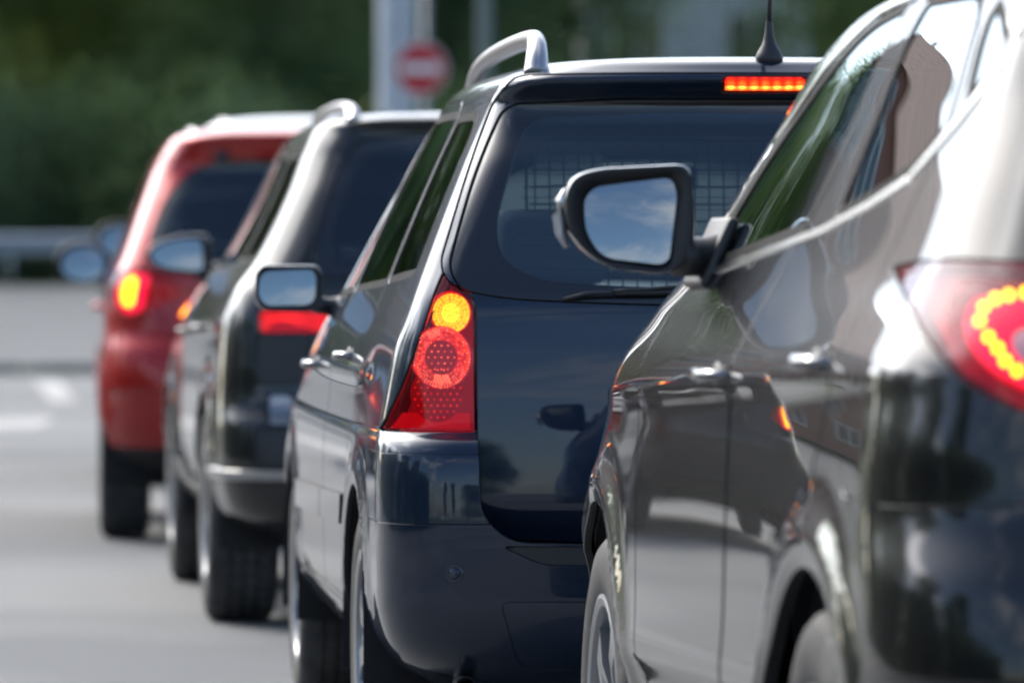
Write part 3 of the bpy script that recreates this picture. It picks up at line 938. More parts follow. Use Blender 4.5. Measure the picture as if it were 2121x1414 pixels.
# ---------------- dark blue estate in the middle of the queue
def build_wagon():
    X, Y, th = POSE['wagon']
    root = thing('estate_car', 'dark blue estate car with roof rails and round lit tail lamps, in sharp focus', 'car', (X, Y, 0), rad(th), 'cars queueing nose to tail')
    def disp(G):
        G = flares([(.80, .33), (3.46, .33)], .010, .385, .045)(G)
        G = crease(G, .93, .0, .006, .05, .7, 3.9)
        return G
    gl = [(-.30, 1.545, .03), (-.548, 1.536, .035), (-.616, 1.398, .2), (-.666, 1.253, .2), (-.690, 1.172, .06), (-.664, 1.125, .05), (-.56, 1.106, .12), (-.25, 1.092, .2)]
    inner = [(-.25, 1.515, .03), (-.50, 1.505, .05), (-.545, 1.40, .15), (-.585, 1.27, .2), (-.575, 1.19, .08), (-.49, 1.145, .09), (-.25, 1.13, .2)]
    lampL = [(-.700, 1.165, .004), (-.688, 1.139, .02), (-.645, 1.116, .02), (-.638, 1.10, .006), (-.638, .820, .006), (-.835, .818, .004), (-.793, .915, .1), (-.752, 1.031, .1), (-.722, 1.118, .05)]
    hatch = [(-.25, 1.603, .0), (-.53, 1.600, .03), (-.568, 1.545, .02), (-.631, 1.398, .2), (-.682, 1.253, .2), (-.704, 1.19, .03), (-.700, 1.150, .02), (-.634, 1.112, .03), (-.634, .70, .02), (-.630, .640, .05), (-.57, .580, .05), (-.30, .574, .1)]
    def hatch_warp(V):
        z = V[:, 2]; x = V[:, 0]
        zz = np.clip(z, .66, 1.06)
        y2 = .1025 - .02 * (1.06 - zz) - .1667 * (.16 - (zz - .66) ** 2) + .06 * (x / .83) ** 2 + np.where(z < .66, (.66 - z) * .45, 0)
        k = np.clip((1.06 - z) / .05, 0, 1)
        V[:, 1] = V[:, 1] * (1 - k) + y2 * k
        return V
    spec = dict(keys=K_WAGON, disp=disp, paint='blue_paint', len=4.24,
        arches=[(.80, .33, .352), (3.46, .33, .352)], wheels=[(.80, 0, .315), (3.46, 0, .315)], track=.745, tyre_w=.195, rim_r=.205, spokes=7,
        side_glass=[('quarter_window', [(.42, 1.155, .04), (.945, 1.135, .03), (.965, 1.525, .05), (.56, 1.525, .10)], 'tint_glass'),
                    ('rear_door_window', [(.985, 1.13, .03), (1.89, 1.11, .03), (1.89, 1.54, .03), (1.005, 1.535, .04)], 'clear_glass'),
                    ('front_door_window', [(1.93, 1.11, .03), (2.88, 1.09, .03), (2.64, 1.28, .1), (2.24, 1.51, .08), (1.93, 1.54, .03)], 'clear_glass')],
        liner_drop=lambda P: np.maximum(np.maximum(np.abs(P[:, 0]) - .645, P[:, 2] - .87), np.maximum(P[:, 1] - .5, .5 - P[:, 2])),
        rear_glass=dict(outer=sym(gl), inner=sym(inner), mat='tint_glass'),
        windscreen=sym([(-.52, 1.55, .05), (-.66, 1.09, .05), (-.3, 1.055, .1)]), ws_y=2.0,
        lamps=[('tail', lampL, 0), ('brake', [(-.076, 1.5595, .006), (-.076, 1.5965, .006), (.116, 1.5965, .006), (.116, 1.5595, .006)], 0)],
        front_lamps=[('headlight', [(-.80, .80, .03), (-.50, .82, .03), (-.52, .66, .03), (-.80, .68, .03)], 0)],
        panels=[
            ('tailgate', REAR(sym(hatch), 0, False, .9), None, dict(gap=.005, warp=hatch_warp, rim=.012)),
            ] + [p for sd in (-1, 1) for p in (
            ('bumper_top', lambda P, sd=sd: np.maximum(np.maximum(np.abs(P[:, 2] - .797) - .0255, P[:, 1] - .44), -P[:, 0] * sd), None, dict(gap=.0025, rim=.006)),
            ('bumper_corner', lambda P, sd=sd: np.maximum(np.maximum(np.abs(P[:, 2] - .696) - .0755, P[:, 1] - .44), -P[:, 0] * sd), None, dict(gap=.0025, rim=.10)))] + [
            ('step_pad', REAR(sym([(-.585, .572, .01), (-.50, .531, .03)]), 0, False, .5), 'black_plastic', dict(gap=.003, rim=.05, off=-.004)),
            ('lower_valance', REAR(sym([(-.59, .452, .02), (-.54, .30, .04)]), 0, False, .5), None, dict(gap=.003)),
            ('rear_bumper', lambda P: np.maximum(P[:, 2] - .6195, P[:, 1] - .44), None, dict(gap=.003, rim=.05)),
            ('fuel_flap', LEFT([(.62, .80, .03), (.80, .80, .03), (.80, .94, .03), (.62, .94, .03)], 1), None, dict(gap=.003)),
            ] + [p for sd in (-1, 1) for p in (
            ('side_moulding', LEFT([(1.17, .575, .01), (1.90, .563, .01), (1.90, .632, .01), (1.17, .645, .01)], sd), None, dict(gap=.0, off=.010, rim=.012)),
            ('side_moulding', LEFT([(1.92, .563, .01), (3.06, .545, .01), (3.06, .613, .01), (1.92, .632, .01)], sd), None, dict(gap=.0, off=.010, rim=.012)),
            ('rear_door', LEFT([(1.20, .40, .05), (1.904, .40, .03), (1.904, 1.565, .03), (.985, 1.562, .08), (.965, 1.12, .1), (1.02, .86, .1), (1.17, .60, .1)], sd), None, dict(gap=.006)),
            ('front_door', LEFT([(1.916, .40, .03), (3.08, .40, .06), (3.12, .70, .2), (3.02, 1.06, .1), (2.70, 1.30, .1), (2.24, 1.56, .1), (1.916, 1.565, .03)], sd), None, dict(gap=.006)),
            ('sill', LEFT([(1.19, .25, .02), (3.08, .25, .02), (3.08, .385, .02), (1.19, .385, .02)], sd), None, dict(gap=.005, off=.004)))])
    sh, lamps = car_body(root, spec)
    # tail lamps: lens, housing and the three round chambers
    for mir in (False, True):
        s = 1 if mir else -1
        faces = lamps[('tail', mir)]
        lit = []
        for (cx, cz, r) in ((.686, 1.076, .045), (.708, .979, .0685)):
            f = lambda P, cx=cx, cz=cz, r=r: np.maximum(np.hypot(P[:, 0] - s * cx, P[:, 2] - cz) - r, P[:, 1] - 1)
            a, faces = sh.cut(f, faces); lit.append(a)
        lens = lamp_parts(root, sh, faces, 'red_lens', 'lamp_dark_red', .040)
        for a in lit:
            sh.panel(a, 'clear_lens', 'clear_lens', lens, off=-.001, rim=.0)
            sh.panel(a, 'lamp_housing', 'lamp_dark_red', lens, off=-.040, rim=0)
        rnd = random.Random(5)
        def put(b, name, mat, c, ang):
            R = Matrix.Rotation(ang, 4, 'Z')
            o = b.build(name, mat, lens, False); o.location = c; o.rotation_euler = (0, 0, ang)
            return o
        yaw = -s * -.42
        # indicator
        y = surf_y(sh, s * .686, 1.076)[1] + .024
        b = ring_cells((0, 0, 0), .0, .044, 6, 44, lambda i, k: (.42 + .5 * rnd.random() if k % 2 else .85) + (1.0 * rnd.random() if i < 3 else 0), .07)
        put(b, 'indicator_reflector', 'amber_glow', (s * .686, y, 1.076), yaw)
        b = MB(); b.lathe([(0, .004), (.046, .004), (.0475, -.004)], 48, 'y'); put(b, 'indicator_dish', 'lamp_red', (s * .686, y + .003, 1.076), yaw)
        # brake ring
        y = surf_y(sh, s * .708, .979)[1] + .012
        b = ring_cells((0, 0, 0), .038, .067, 6, 58, lambda i, k: .35 + .75 * rnd.random() ** 2 + (.3 if i > 3 else 0) + (1.1 if abs(k - 43) < 4 and i < 4 else 0) + (.9 if abs(k - 17) < 3 and 1 < i < 5 else 0), .17)
        put(b, 'brake_ring', 'red_glow', (s * .708, y, .979), yaw)
        b = MB(); b.lathe([(.0, .002), (.0665, .002), (.069, -.006)], 60, 'y'); put(b, 'ring_backing', 'lamp_red', (s * .708, y + .004, .979), yaw)
        for (cx, cz, rr, zo) in ((.708, .979, .036, .0125), (.716, .900, .0605, .026)):
            y = surf_y(sh, s * cx, cz)[1]
            b = MB(); b.lathe([(.0, 0), (rr, 0), (rr + .001, -.004)], 48, 'y'); put(b, 'reflector', 'lamp_dark_red', (s * cx, y + zo, cz), yaw)
            b = MB(); st = .0150
            for i in range(-8, 9):
                for j in range(-8, 9):
                    px = (i + .5 * (j % 2)) * st; pz = j * st * .86
                    if math.hypot(px, pz) > rr - .006: continue
                    b.add([(px - .0028, -.001, pz), (px, -.001, pz - .0022), (px + .0028, -.001, pz), (px, -.001, pz + .0022), (px, -.004, pz)], [(0, 1, 4), (1, 2, 4), (2, 3, 4), (3, 0, 4)], .5 + .5 * rnd.random())
            put(b, 'reflector_prisms', 'red_glow', (s * cx, y + zo - .001, cz), yaw)
        p = surf_y(sh, s * .735, .840)
        b = MB()
        y0 = surf_y(sh, s * .65, .84)[1] + .014; y1 = surf_y(sh, s * .80, .84)[1] + .014
        b.add([(s * .648, y0, .824), (s * .815, y1 + .01, .824), (s * .790, y1, .858), (s * .648, y0, .858)], [(0, 1, 2, 3)])
        b.build('lower_reflector', 'lamp_red', lens, False)
    # high brake light in the spoiler
    fc = lamps[('brake', False)]
    lens = sh.panel(fc, 'high_brake_light', 'red_lens', root, off=.0, rim=.01)
    sh.panel(fc, 'lamp_housing', 'lamp_dark_red', lens, off=-.03, rim=0)
    y = surf_y(sh, 0, 1.58)[1]
    rnd = random.Random(2)
    def led(i, j):
        u = (i + .5) / 42 * 7; d = ((u % 1 - .5) / .36) ** 2 + ((j - 3.5) / 2.6) ** 2
        return .22 + 1.25 * math.exp(-d) * rnd.uniform(.75, 1.15)
    b = cells((-.070, y + .010, 1.5655), (.180, 0, 0), (0, 0, .026), 42, 8, led, .0)
    b.build('brake_leds', 'brake_glow', lens, False)
    # heater wires on the inside of the rear window
    b = MB()
    for k in range(13):
        z = 1.17 + k * .0262; hw = .55 - (z - 1.17) * .16
        b.tube([Vector(surf_y(sh, x, z)) + Vector((0, .004, 0)) for x in np.linspace(-hw, hw, 15)], .0007, 5, False)
    b.build('heater_wires', 'liner_black', root)
    # wiper
    w = node('rear_wiper', root)
    P = lambda x, z, o: Vector(surf_y(sh, x, z)) + Vector((0, -o, 0))
    b = MB(); b.tube([P(-.33 + .030 * i, 1.118 + .0015 * i, .012) for i in range(13)], .006, 8); b.tube([P(-.33 + .030 * i, 1.124 + .0015 * i, .018) for i in range(13)], .004, 8); b.build('wiper_blade', 'black_plastic', w)
    b = MB(); b.tube([P(-.17, 1.128, .026), P(-.05, 1.118, .030), P(.03, 1.104, .032)], [.006, .008, .013], 8); b.lathe([(0, -.02), (.017, -.018), (.02, .0)], 24, 'y', tuple(P(.03, 1.100, .02))); b.build('wiper_arm', 'black_plastic', w)
    b = MB(); b.tube([P(-.44, 1.104, .006), P(-.40, 1.118, .014), P(-.33, 1.121, .016)], .005, 8); b.build('wiper_link', 'black_plastic', w)
    # number plate, handle strip
    b = MB(); b.rbox((0, .075, .90), (.70, .03, .035), .012, 2); b.build('tailgate_grip', 'blue_paint', root)
    b = MB(); b.rbox((0, .082, .80), (.52, .012, .115), .006, 2); b.build('number_plate', 'plate_white', root)
    # parking sensors
    for x in (-.69, -.25, .25, .69):
        p = surf_y(sh, x, .514); n = Vector((x * .5, -1, 0)).normalized()
        b = MB(); b.lathe([(0, -.004), (.011, -.003), (.013, 0.002)], 24, 'y'); b.lathe([(.014, .001), (.017, -.003), (.020, .003)], 24, 'y')
        o = b.build('parking_sensor', 'sensor_blue', root); o.location = p; o.rotation_euler = (0, 0, math.atan2(x * .4, 1))
    # tailpipe
    b = MB(); b.tube([(-.55, .9, .30), (-.62, .5, .27), (-.655, .22, .262), (-.66, .11, .26)], .024, 16, False); b.tube([(-.66, .13, .26), (-.66, .108, .26)], .020, 16, False); b.build('tailpipe', 'exhaust_steel', root)
    # roof rails
    for s in (-1, 1):
        roof_rail(root, [(s * .478, .40, 1.600), (s * .474, .425, 1.640), (s * .470, .475, 1.672), (s * .468, .58, 1.685), (s * .472, .9, 1.688), (s * .480, 1.35, 1.680), (s * .488, 1.65, 1.664), (s * .492, 1.83, 1.64), (s * .494, 1.92, 1.60)], [.034, .029, .025, .0225, .021, .021, .021, .022, .024], 'satin_silver', .85)
    # aerial
    a = node('aerial', root, (.035, .33, 1.640))
    b = MB(); b.lathe([(.0, -.036), (.012, -.034), (.024, -.020), (.031, -.006), (.031, .000), (.026, .012), (.016, .028), (.0105, .048), (.0075, .08)], 28, 'z'); b.build('aerial_base', 'black_plastic', a)
    b = MB(); b.tube([(0, 0, .07), (.001, .0, .14), (.004, .004, .24)], [.0062, .0048, .0036], 10); b.build('aerial_mast', 'black_plastic', a)
    # door mirrors
    for s in (-1, 1):
        o = [(-.086, .045, .03), (-.070, .060, .03), (.075, .060, .035), (.088, .030, .04), (.086, -.050, .04), (.05, -.062, .03), (-.07, -.058, .045), (-.090, -.03, .04)]
        g = [(-.078, .045, .03), (.060, .049, .03), (.070, .03, .03), (.066, -.043, .03), (-.062, -.045, .045), (-.080, -.02, .03)]
        if s > 0: o = mirrored(o)[::-1]; g = mirrored(g)[::-1]
        door_mirror(root, (s * .897, 2.79, 1.116), o, g, .11, 'blue_paint', (s * 3, 7), ((s * .83, 2.81, 1.075), (s * .755, 2.83, 1.07)), .030)
        handle(root, sh, 1.36, .965, 'dark_chrome', s); handle(root, sh, 2.58, .925, 'dark_chrome', s)
    interior(root, .42, .72, 1.22, 2.02, 2.95, 3.3, 'seat_fabric', 1.40)
    # wire guard behind the back seat
    b = MB()
    for k in range(29): x = -.42 + k * .034; b.tube([(x, 1.02, .95), (x, 1.06, 1.46)], .0022, 5, False)
    for k in range(12): z = 1.0 + k * .040; b.tube([(-.43, 1.024 + (z - .95) * .075, z), (.54, 1.024 + (z - .95) * .075, z)], .0022, 5, False)
    b.tube([(-.44, 1.02, .94), (-.44, 1.062, 1.47), (.55, 1.062, 1.47), (.55, 1.02, .94), (-.44, 1.02, .94)], .007, 8, False)
    b.build('cargo_guard', 'steel_wire', root)
    b = MB(); b.rbox((0, .62, .80), (1.2, .85, .03), .01); b.build('load_cover', 'dash_plastic', root)
    return root

# ---------------- black crossover close on the right
def build_near():
    X, Y, th = POSE['near']
    root = thing('crossover_car', 'black crossover car nearest the camera, cut off by the right edge', 'car', (X, Y, 0), rad(th), 'cars queueing nose to tail')
    def disp(G):
        G = flares([(.80, .355), (3.30, .355)], .016, .43, .05)(G)
        G = crease(G, 1.00, -.03, .010, .07, .2, 3.6)
        G = crease(G, .52, -.02, .012, .06, 1.0, 2.9)
        return G
    lamp = [(-.868, 1.185, .01), (-.860, 1.126, .05), (-.838, 1.074, .06), (-.797, 1.027, .06), (-.735, .993, .06), (-.62, .975, .05), (-.46, 1.005, .05), (-.44, 1.12, .06), (-.58, 1.185, .05), (-.72, 1.192, .1), (-.82, 1.197, .04)]
    gl = [(-.40, 1.56, .05), (-.55, 1.50, .06), (-.62, 1.25, .06), (-.3, 1.21, .1)]
    gi = [(-.36, 1.53, .05), (-.50, 1.47, .06), (-.56, 1.28, .06), (-.3, 1.25, .1)]
    belt = [(2.52, 1.168), (2.334, 1.180), (1.854, 1.210), (1.434, 1.238), (1.108, 1.276), (.884, 1.312), (.790, 1.350), (.695, 1.396), (.628, 1.438), (.588, 1.485), (.592, 1.525)]
    strip = [(y, z - .006) for y, z in belt] + [(y + (.008 if z > 1.33 else 0), z + .006) for y, z in reversed(belt)]
    top = [(2.66, 1.255), (2.46, 1.395), (2.16, 1.508), (1.83, 1.592), (1.50, 1.612), (1.0, 1.606), (.80, 1.588), (.66, 1.560), (.600, 1.53)]
    tstrip = [(y, z) for y, z in top] + [(y - .01, z + .014) for y, z in reversed(top)]
    spec = dict(keys=K_NEAR, disp=disp, paint='black_paint', len=4.18,
        arches=[(.80, .355, .395), (3.30, .355, .395)], wheels=[(.80, 0, .345), (3.30, 0, .345)], track=.79, tyre_w=.215, rim_r=.222, spokes=5,
        side_glass=[('quarter_window', [(.705, 1.410, .02), (.740, 1.44, .03), (.800, 1.545, .03), (.790, 1.578, .02), (.70, 1.555, .04), (.612, 1.515, .02), (.612, 1.475, .02)], 'dark_glass'),
                    ('rear_door_window', [(1.375, 1.255, .03), (1.36, 1.40, .1), (1.345, 1.55, .02), (1.345, 1.602, .02), (.95, 1.600, .05), (.86, 1.56, .03), (.815, 1.46, .1), (.775, 1.385, .02), (.88, 1.325, .05), (1.10, 1.287, .1)], 'dark_glass'),
                    ('front_door_window', [(2.50, 1.185, .02), (2.60, 1.262, .06), (2.43, 1.385, .15), (2.13, 1.498, .15), (1.81, 1.582, .1), (1.505, 1.604, .02), (1.51, 1.53, .05), (1.56, 1.42, .1), (1.605, 1.30, .05), (1.625, 1.238, .02), (1.85, 1.222, .1), (2.33, 1.192, .1)], 'clear_glass')],
        rear_glass=dict(outer=sym(gl), inner=sym(gi), mat='dark_glass'),
        windscreen=sym([(-.52, 1.57, .05), (-.70, 1.15, .05), (-.3, 1.09, .1)]), ws_y=2.2,
        lamps=[('tail', lamp, 6.2)],
        front_lamps=[('headlight', [(-.85, .90, .03), (-.50, .88, .03), (-.52, .74, .03), (-.84, .70, .03)], 0)],
        panels=[
            ('tailgate', REAR(sym([(-.30, 1.60, .05), (-.57, 1.57, .05), (-.66, 1.22, .05), (-.62, 1.10, .1), (-.58, .72, .06)]), 0, False, .9), None, dict(gap=.006)),
            ('reflector_lens', REAR([(-.80, .55, .01), (-.60, .55, .01), (-.60, .60, .01), (-.80, .60, .01)], 0), 'lamp_red', dict(gap=.002)),
            ('reflector_lens', REAR([(-.80, .55, .01), (-.60, .55, .01), (-.60, .60, .01), (-.80, .60, .01)], 0, True), 'lamp_red', dict(gap=.002)),
            ('rear_bumper', lambda P: np.maximum(np.maximum(P[:, 2] - (.90 - np.abs(P[:, 0]) * .05), P[:, 1] - .395), -P[:, 2] + .36), None, dict(gap=.004)),
            ('bumper_cladding', lambda P: np.maximum(P[:, 2] - .352, P[:, 1] - .395), 'rough_plastic', dict(gap=.003)),
            ] + [p for sd in (-1, 1) for p in (
            ('window_trim', LEFT(strip, sd), 'bright_trim', dict(gap=.0, off=.004, rim=.006)),
            ('roof_trim', LEFT(tstrip, sd), 'bright_trim', dict(gap=.0, off=.002, rim=.006)),
            ('sill_cladding', LEFT([(1.19, .20, .02), (2.93, .20, .02), (2.93, .40, .04), (1.19, .40, .04)], sd), 'rough_plastic', dict(gap=.004, off=.006)),
            ('rear_door', LEFT([(1.22, .42, .05), (1.635, .42, .02), (1.635, 1.222, .01), (1.40, 1.236, .01), (1.40, 1.598, .02), (.93, 1.60, .03), (.79, 1.50, .1), (.76, 1.37, .05), (.80, 1.20, .1), (.73, 1.02, .1), (.86, .86, .1), (1.12, .70, .1)], sd), None, dict(gap=.012)),
            ('front_door', LEFT([(1.650, .42, .02), (2.72, .42, .06), (2.76, .80, .2), (2.80, 1.05, .1), (2.64, 1.24, .05), (2.46, 1.39, .1), (2.14, 1.505, .1), (1.82, 1.588, .05), (1.47, 1.60, .02), (1.48, 1.40, .02), (1.60, 1.24, .01), (1.650, 1.221, .01)], sd), None, dict(gap=.012)),
            ('fuel_flap', LEFT([(.42, .86, .03), (.60, .86, .03), (.60, 1.02, .03), (.42, 1.02, .03)], sd), None, dict(gap=.004)) if sd < 0 else ('side_repeater', LEFT([(2.92, .86, .01), (2.99, .86, .01), (2.99, .885, .01), (2.92, .885, .01)], sd), 'lamp_clear', dict(gap=.0)))])
    sh, lamps = car_body(root, spec)
    th0 = 6.2
    for mir in (False, True):
        s = 1 if mir else -1
        faces = lamps[('tail', mir)]
        inner = [(-.800, 1.165, .03), (-.815, 1.110, .05), (-.775, 1.050, .06), (-.70, 1.012, .06), (-.60, 1.0, .05), (-.55, 1.08, .05), (-.62, 1.165, .05)]
        core = [(-.745, 1.130, .03), (-.755, 1.10, .03), (-.72, 1.055, .04), (-.66, 1.04, .04), (-.63, 1.08, .04), (-.66, 1.13, .04)]
        fi = REAR(inner, th0, mir, 1.0); fc = REAR(core, th0, mir, 1.0)
        a, rest = sh.cut(fi, faces); c, a2 = sh.cut(fc, a)
        lens = sh.panel(rest, 'tail_light', 'red_lens', root, off=-.001, rim=.004)
        sh.panel(rest, 'lamp_housing', 'lamp_dark_red', lens, off=-.045, rim=0)
        sh.panel(a, 'clear_lens', 'pink_lens', lens, off=-.001, rim=0)
        sh.panel(a2, 'light_guide', 'magenta_glow', lens, off=-.030, rim=.008)
        sh.panel(c, 'lamp_core', 'lamp_clear', lens, off=-.038, rim=0)
        path = outline([(-.772, 1.137, .025), (-.783, 1.108, .03), (-.752, 1.056, .04), (-.705, 1.027, .03), (-.65, 1.018, .03), (-.60, 1.04, .03), (-.598, 1.10, .03), (-.64, 1.145, .03), (-.72, 1.152, .03)], 6)
        d = np.linalg.norm(np.roll(path, -1, 0) - path, axis=1); cum = np.concatenate([[0], np.cumsum(d)]); n = int(cum[-1] / .0205)
        for k in range(n):
            q = cum[-1] * k / n; i = np.searchsorted(cum, q, 'right') - 1; t = (q - cum[i]) / max(d[i], 1e-9)
            p = path[i] * (1 - t) + path[(i + 1) % len(path)] * t
            if mir:
                w = surf_y(sh, p[0], p[1], 1.0, th0); w = (-w[0], w[1], w[2])
            else: w = surf_y(sh, p[0], p[1], 1.0, th0)
            bb = MB(); bb.lathe([(0, -.007), (.0052, -.005), (.0082, 0), (.0052, .005), (0, .007)], 14, 'y')
            bb.build('led', 'led_yellow', lens, True, (w[0] - s * -.0 * .0 + (-s) * .010, w[1] + .016, w[2]))
    # rear spoiler, plate
    b = MB(); b.rbox((0, .06, .96), (.52, .012, .115), .006, 2); b.build('number_plate', 'plate_white', root)
    b = MB(); b.rbox((0, .05, 1.07), (.80, .03, .04), .012, 2); b.build('tailgate_grip', 'chrome', root)
    for s in (-1, 1):
        handle(root, sh, 1.79, 1.010, 'dark_chrome', s, .20); handle(root, sh, .90, 1.045, 'dark_chrome', s, .20)
        o = [(-.100, .075, .05), (-.055, .090, .05), (.095, .098, .02), (.108, .085, .02), (.117, .0, .05), (.108, -.070, .04), (.06, -.092, .04), (-.045, -.078, .08), (-.098, -.03, .07), (-.112, .03, .06)]
        g = [(-.078, .040, .025), (-.06, .062, .02), (.080, .078, .018), (.086, .05, .02), (.070, -.066, .02), (.055, -.074, .02), (-.045, -.062, .05), (-.072, -.02, .05)]
        if s > 0: o = mirrored(o)[::-1]; g = mirrored(g)[::-1]
        door_mirror(root, (s * .957, 2.45, 1.259), o, g, .14, 'black_paint', (s * 3, 8.5), ((s * .87, 2.48, 1.20), (s * .775, 2.52, 1.205)), .045,
                    [(s * .106, .02, .055), (s * .112, .03, .035), (s * .1145, .035, .01), (s * .112, .03, -.02), (s * .104, .02, -.045)])
        b = MB(); b.rbox((s * .800, 2.56, 1.205), (.02, .24, .13), .008, 2, Matrix.Rotation(s * rad(-24), 3, 'Y')); b.build('mirror_base', 'black_plastic', root)
    interior(root, .50, .74, 1.20, 2.05, 3.05, 3.4, 'seat_fabric', 1.46)
    b = MB(); b.tube([(.0, .75, 1.66), (.0, .70, 1.70), (0, .62, 1.80)], [.012, .006, .003], 10); b.build('aerial', 'black_plastic', root)
    return root

# ---------------- dark grey off-road estate ahead of the blue one
def build_suv():
    X, Y, th = POSE['suv']
    root = thing('off_road_car', 'dark grey off-road estate with silver bumper strip, ahead of the dark blue car', 'car', (X, Y, 0), rad(th), 'cars queueing nose to tail')
    def disp(G):
        G = flares([(.82, .36), (3.44, .36)], .018, .42, .05)(G)
        G = crease(G, .98, .0, .008, .06, .5, 3.8)
        return G
    gl = [(-.25, 1.588, .05), (-.425, 1.572, .06), (-.499, 1.433, .2), (-.572, 1.20, .1), (-.560, 1.135, .06), (-.3, 1.12, .1)]
    gi = [(-.25, 1.555, .05), (-.385, 1.54, .06), (-.455, 1.42, .2), (-.525, 1.22, .1), (-.51, 1.17, .06), (-.3, 1.155, .1)]
    spec = dict(keys=K_SUV, disp=disp, paint='grey_paint', len=4.38,
        arches=[(.82, .36, .40), (3.44, .36, .40)], wheels=[(.82, 0, .352), (3.44, 0, .352)], track=.775, tyre_w=.225, rim_r=.215, spokes=5,
        side_glass=[('quarter_window', [(.46, 1.19, .04), (.90, 1.17, .03), (.93, 1.53, .05), (.56, 1.545, .10)], 'dark_glass'),
                    ('rear_door_window', [(1.0, 1.16, .03), (1.92, 1.14, .03), (1.92, 1.555, .03), (1.02, 1.55, .04)], 'dark_glass'),
                    ('front_door_window', [(2.0, 1.14, .03), (2.95, 1.12, .03), (2.72, 1.30, .1), (2.34, 1.52, .08), (2.0, 1.555, .03)], 'clear_glass')],
        rear_glass=dict(outer=sym(gl), inner=sym(gi), mat='dark_glass'),
        windscreen=sym([(-.47, 1.57, .05), (-.66, 1.11, .05), (-.3, 1.07, .1)]), ws_y=2.1,
        lamps=[('brake', [(-.745, .957, .006), (-.50, .957, .006), (-.475, 1.026, .006), (-.745, 1.026, .006)], 0),
               ('dark', [(-.752, .790, .006), (-.622, .790, .006), (-.575, .950, .006), (-.752, .950, .006)], 0),
               ('reverse', [(-.722, .668, .006), (-.640, .668, .006), (-.640, .762, .006), (-.722, .762, .006)], 0)],
        front_lamps=[('headlight', [(-.83, .86, .03), (-.55, .88, .03), (-.55, .70, .03), (-.83, .70, .03)], 0)],
        panels=[
            ('tailgate', REAR(sym([(-.25, 1.622, .05), (-.46, 1.605, .05), (-.535, 1.433, .2), (-.600, 1.20, .1), (-.590, 1.04, .05), (-.57, .70, .03)]), 0, False, .9), None, dict(gap=.006)),
            ('bumper_insert', REAR([(-.77, .530, .006), (-.55, .530, .006), (-.55, .655, .006), (-.77, .655, .006)], 0), 'black_plastic', dict(gap=.003, off=-.008)),
            ('bumper_insert', REAR([(-.77, .530, .006), (-.55, .530, .006), (-.55, .655, .006), (-.77, .655, .006)], 0, True), 'black_plastic', dict(gap=.003, off=-.008)),
            ('bumper_strip', lambda P: np.maximum(np.abs(P[:, 2] - .505) - .014, P[:, 1] - .52), 'satin_silver', dict(gap=.002, off=.012, rim=.016)),
            ('rear_bumper', lambda P: np.maximum(P[:, 2] - .70, P[:, 1] - .40), None, dict(gap=.004)),
            ] + [p for sd in (-1, 1) for p in (
            ('rear_door', LEFT([(1.26, .42, .05), (1.95, .42, .03), (1.95, 1.585, .03), (.98, 1.58, .08), (.95, 1.12, .1), (1.02, .90, .1), (1.22, .62, .1)], sd), None, dict(gap=.006)),
            ('front_door', LEFT([(1.965, .42, .03), (2.98, .42, .06), (3.02, .70, .2), (3.0, 1.08, .1), (2.78, 1.32, .1), (2.36, 1.56, .1), (1.965, 1.585, .03)], sd), None, dict(gap=.006)),
            ('sill_cladding', LEFT([(1.24, .22, .02), (3.0, .22, .02), (3.0, .40, .02), (1.24, .40, .02)], sd), 'rough_plastic', dict(gap=.004, off=.006)))])
    sh, lamps = car_body(root, spec)
    for mir in (False, True):
        s = 1 if mir else -1
        l = sh.panel(lamps[('brake', mir)], 'brake_light', 'red_lens', root, rim=.01)
        sh.panel(lamps[('brake', mir)], 'lamp_housing', 'lamp_red', l, off=-.03, rim=0)
        p0 = Vector(surf_y(sh, s * .740, .99)) + Vector((0, .022, 0)); p1 = Vector(surf_y(sh, s * .482, .99)) + Vector((0, .022, 0)); rl = random.Random(3)
        q = cells((p0.x, p0.y, .960), (p1.x - p0.x, p1.y - p0.y, 0), (0, 0, .062), 18, 4, lambda i, j: .45 + .35 * rl.random() + .9 * math.exp(-((i - 5) / 3.5) ** 2 - ((j - 1.5) / 1.3) ** 2), .07)
        q.build('brake_facets', 'red_glow', l, False)
        l = sh.panel(lamps[('dark', mir)], 'tail_light', 'black_plastic', root, rim=.01)
        l = sh.panel(lamps[('reverse', mir)], 'reversing_light', 'clear_lens', root, rim=.004)
        sh.panel(lamps[('reverse', mir)], 'lamp_housing', 'lamp_clear', l, off=-.02, rim=0)
        roof_rail(root, [(s * .425, .42, 1.630), (s * .425, .46, 1.658), (s * .430, .56, 1.678), (s * .437, .9, 1.690), (s * .445, 1.35, 1.686), (s * .452, 1.70, 1.672), (s * .455, 1.92, 1.645), (s * .456, 2.0, 1.61)], [.032, .026, .021, .018, .018, .018, .018, .02], 'satin_silver', .9)
        handle(root, sh, 1.20, .96, 'black_paint', s, .2); handle(root, sh, 2.15, .94, 'black_paint', s, .2)
        o = [(-.122, .005, .03), (-.085, .052, .06), (.02, .078, .06), (.100, .078, .03), (.118, .05, .04), (.122, -.05, .04), (.09, -.072, .03), (-.03, -.062, .06), (-.095, -.04, .04)]
        g = [(-.108, .008, .03), (-.07, .045, .05), (.01, .062, .05), (.082, .060, .02), (.088, -.045, .02), (.07, -.054, .02), (-.03, -.047, .05), (-.085, -.028, .03)]
        if s > 0: o = mirrored(o)[::-1]; g = mirrored(g)[::-1]
        door_mirror(root, (s * .890, 2.72, 1.200), o, g, .13, 'grey_paint', (s * 3, 7), ((s * .82, 2.75, 1.15), (s * .76, 2.78, 1.14)), .040)
    b = MB(); b.rbox((0, .055, .86), (.52, .012, .115), .006, 2); b.build('number_plate', 'plate_white', root)
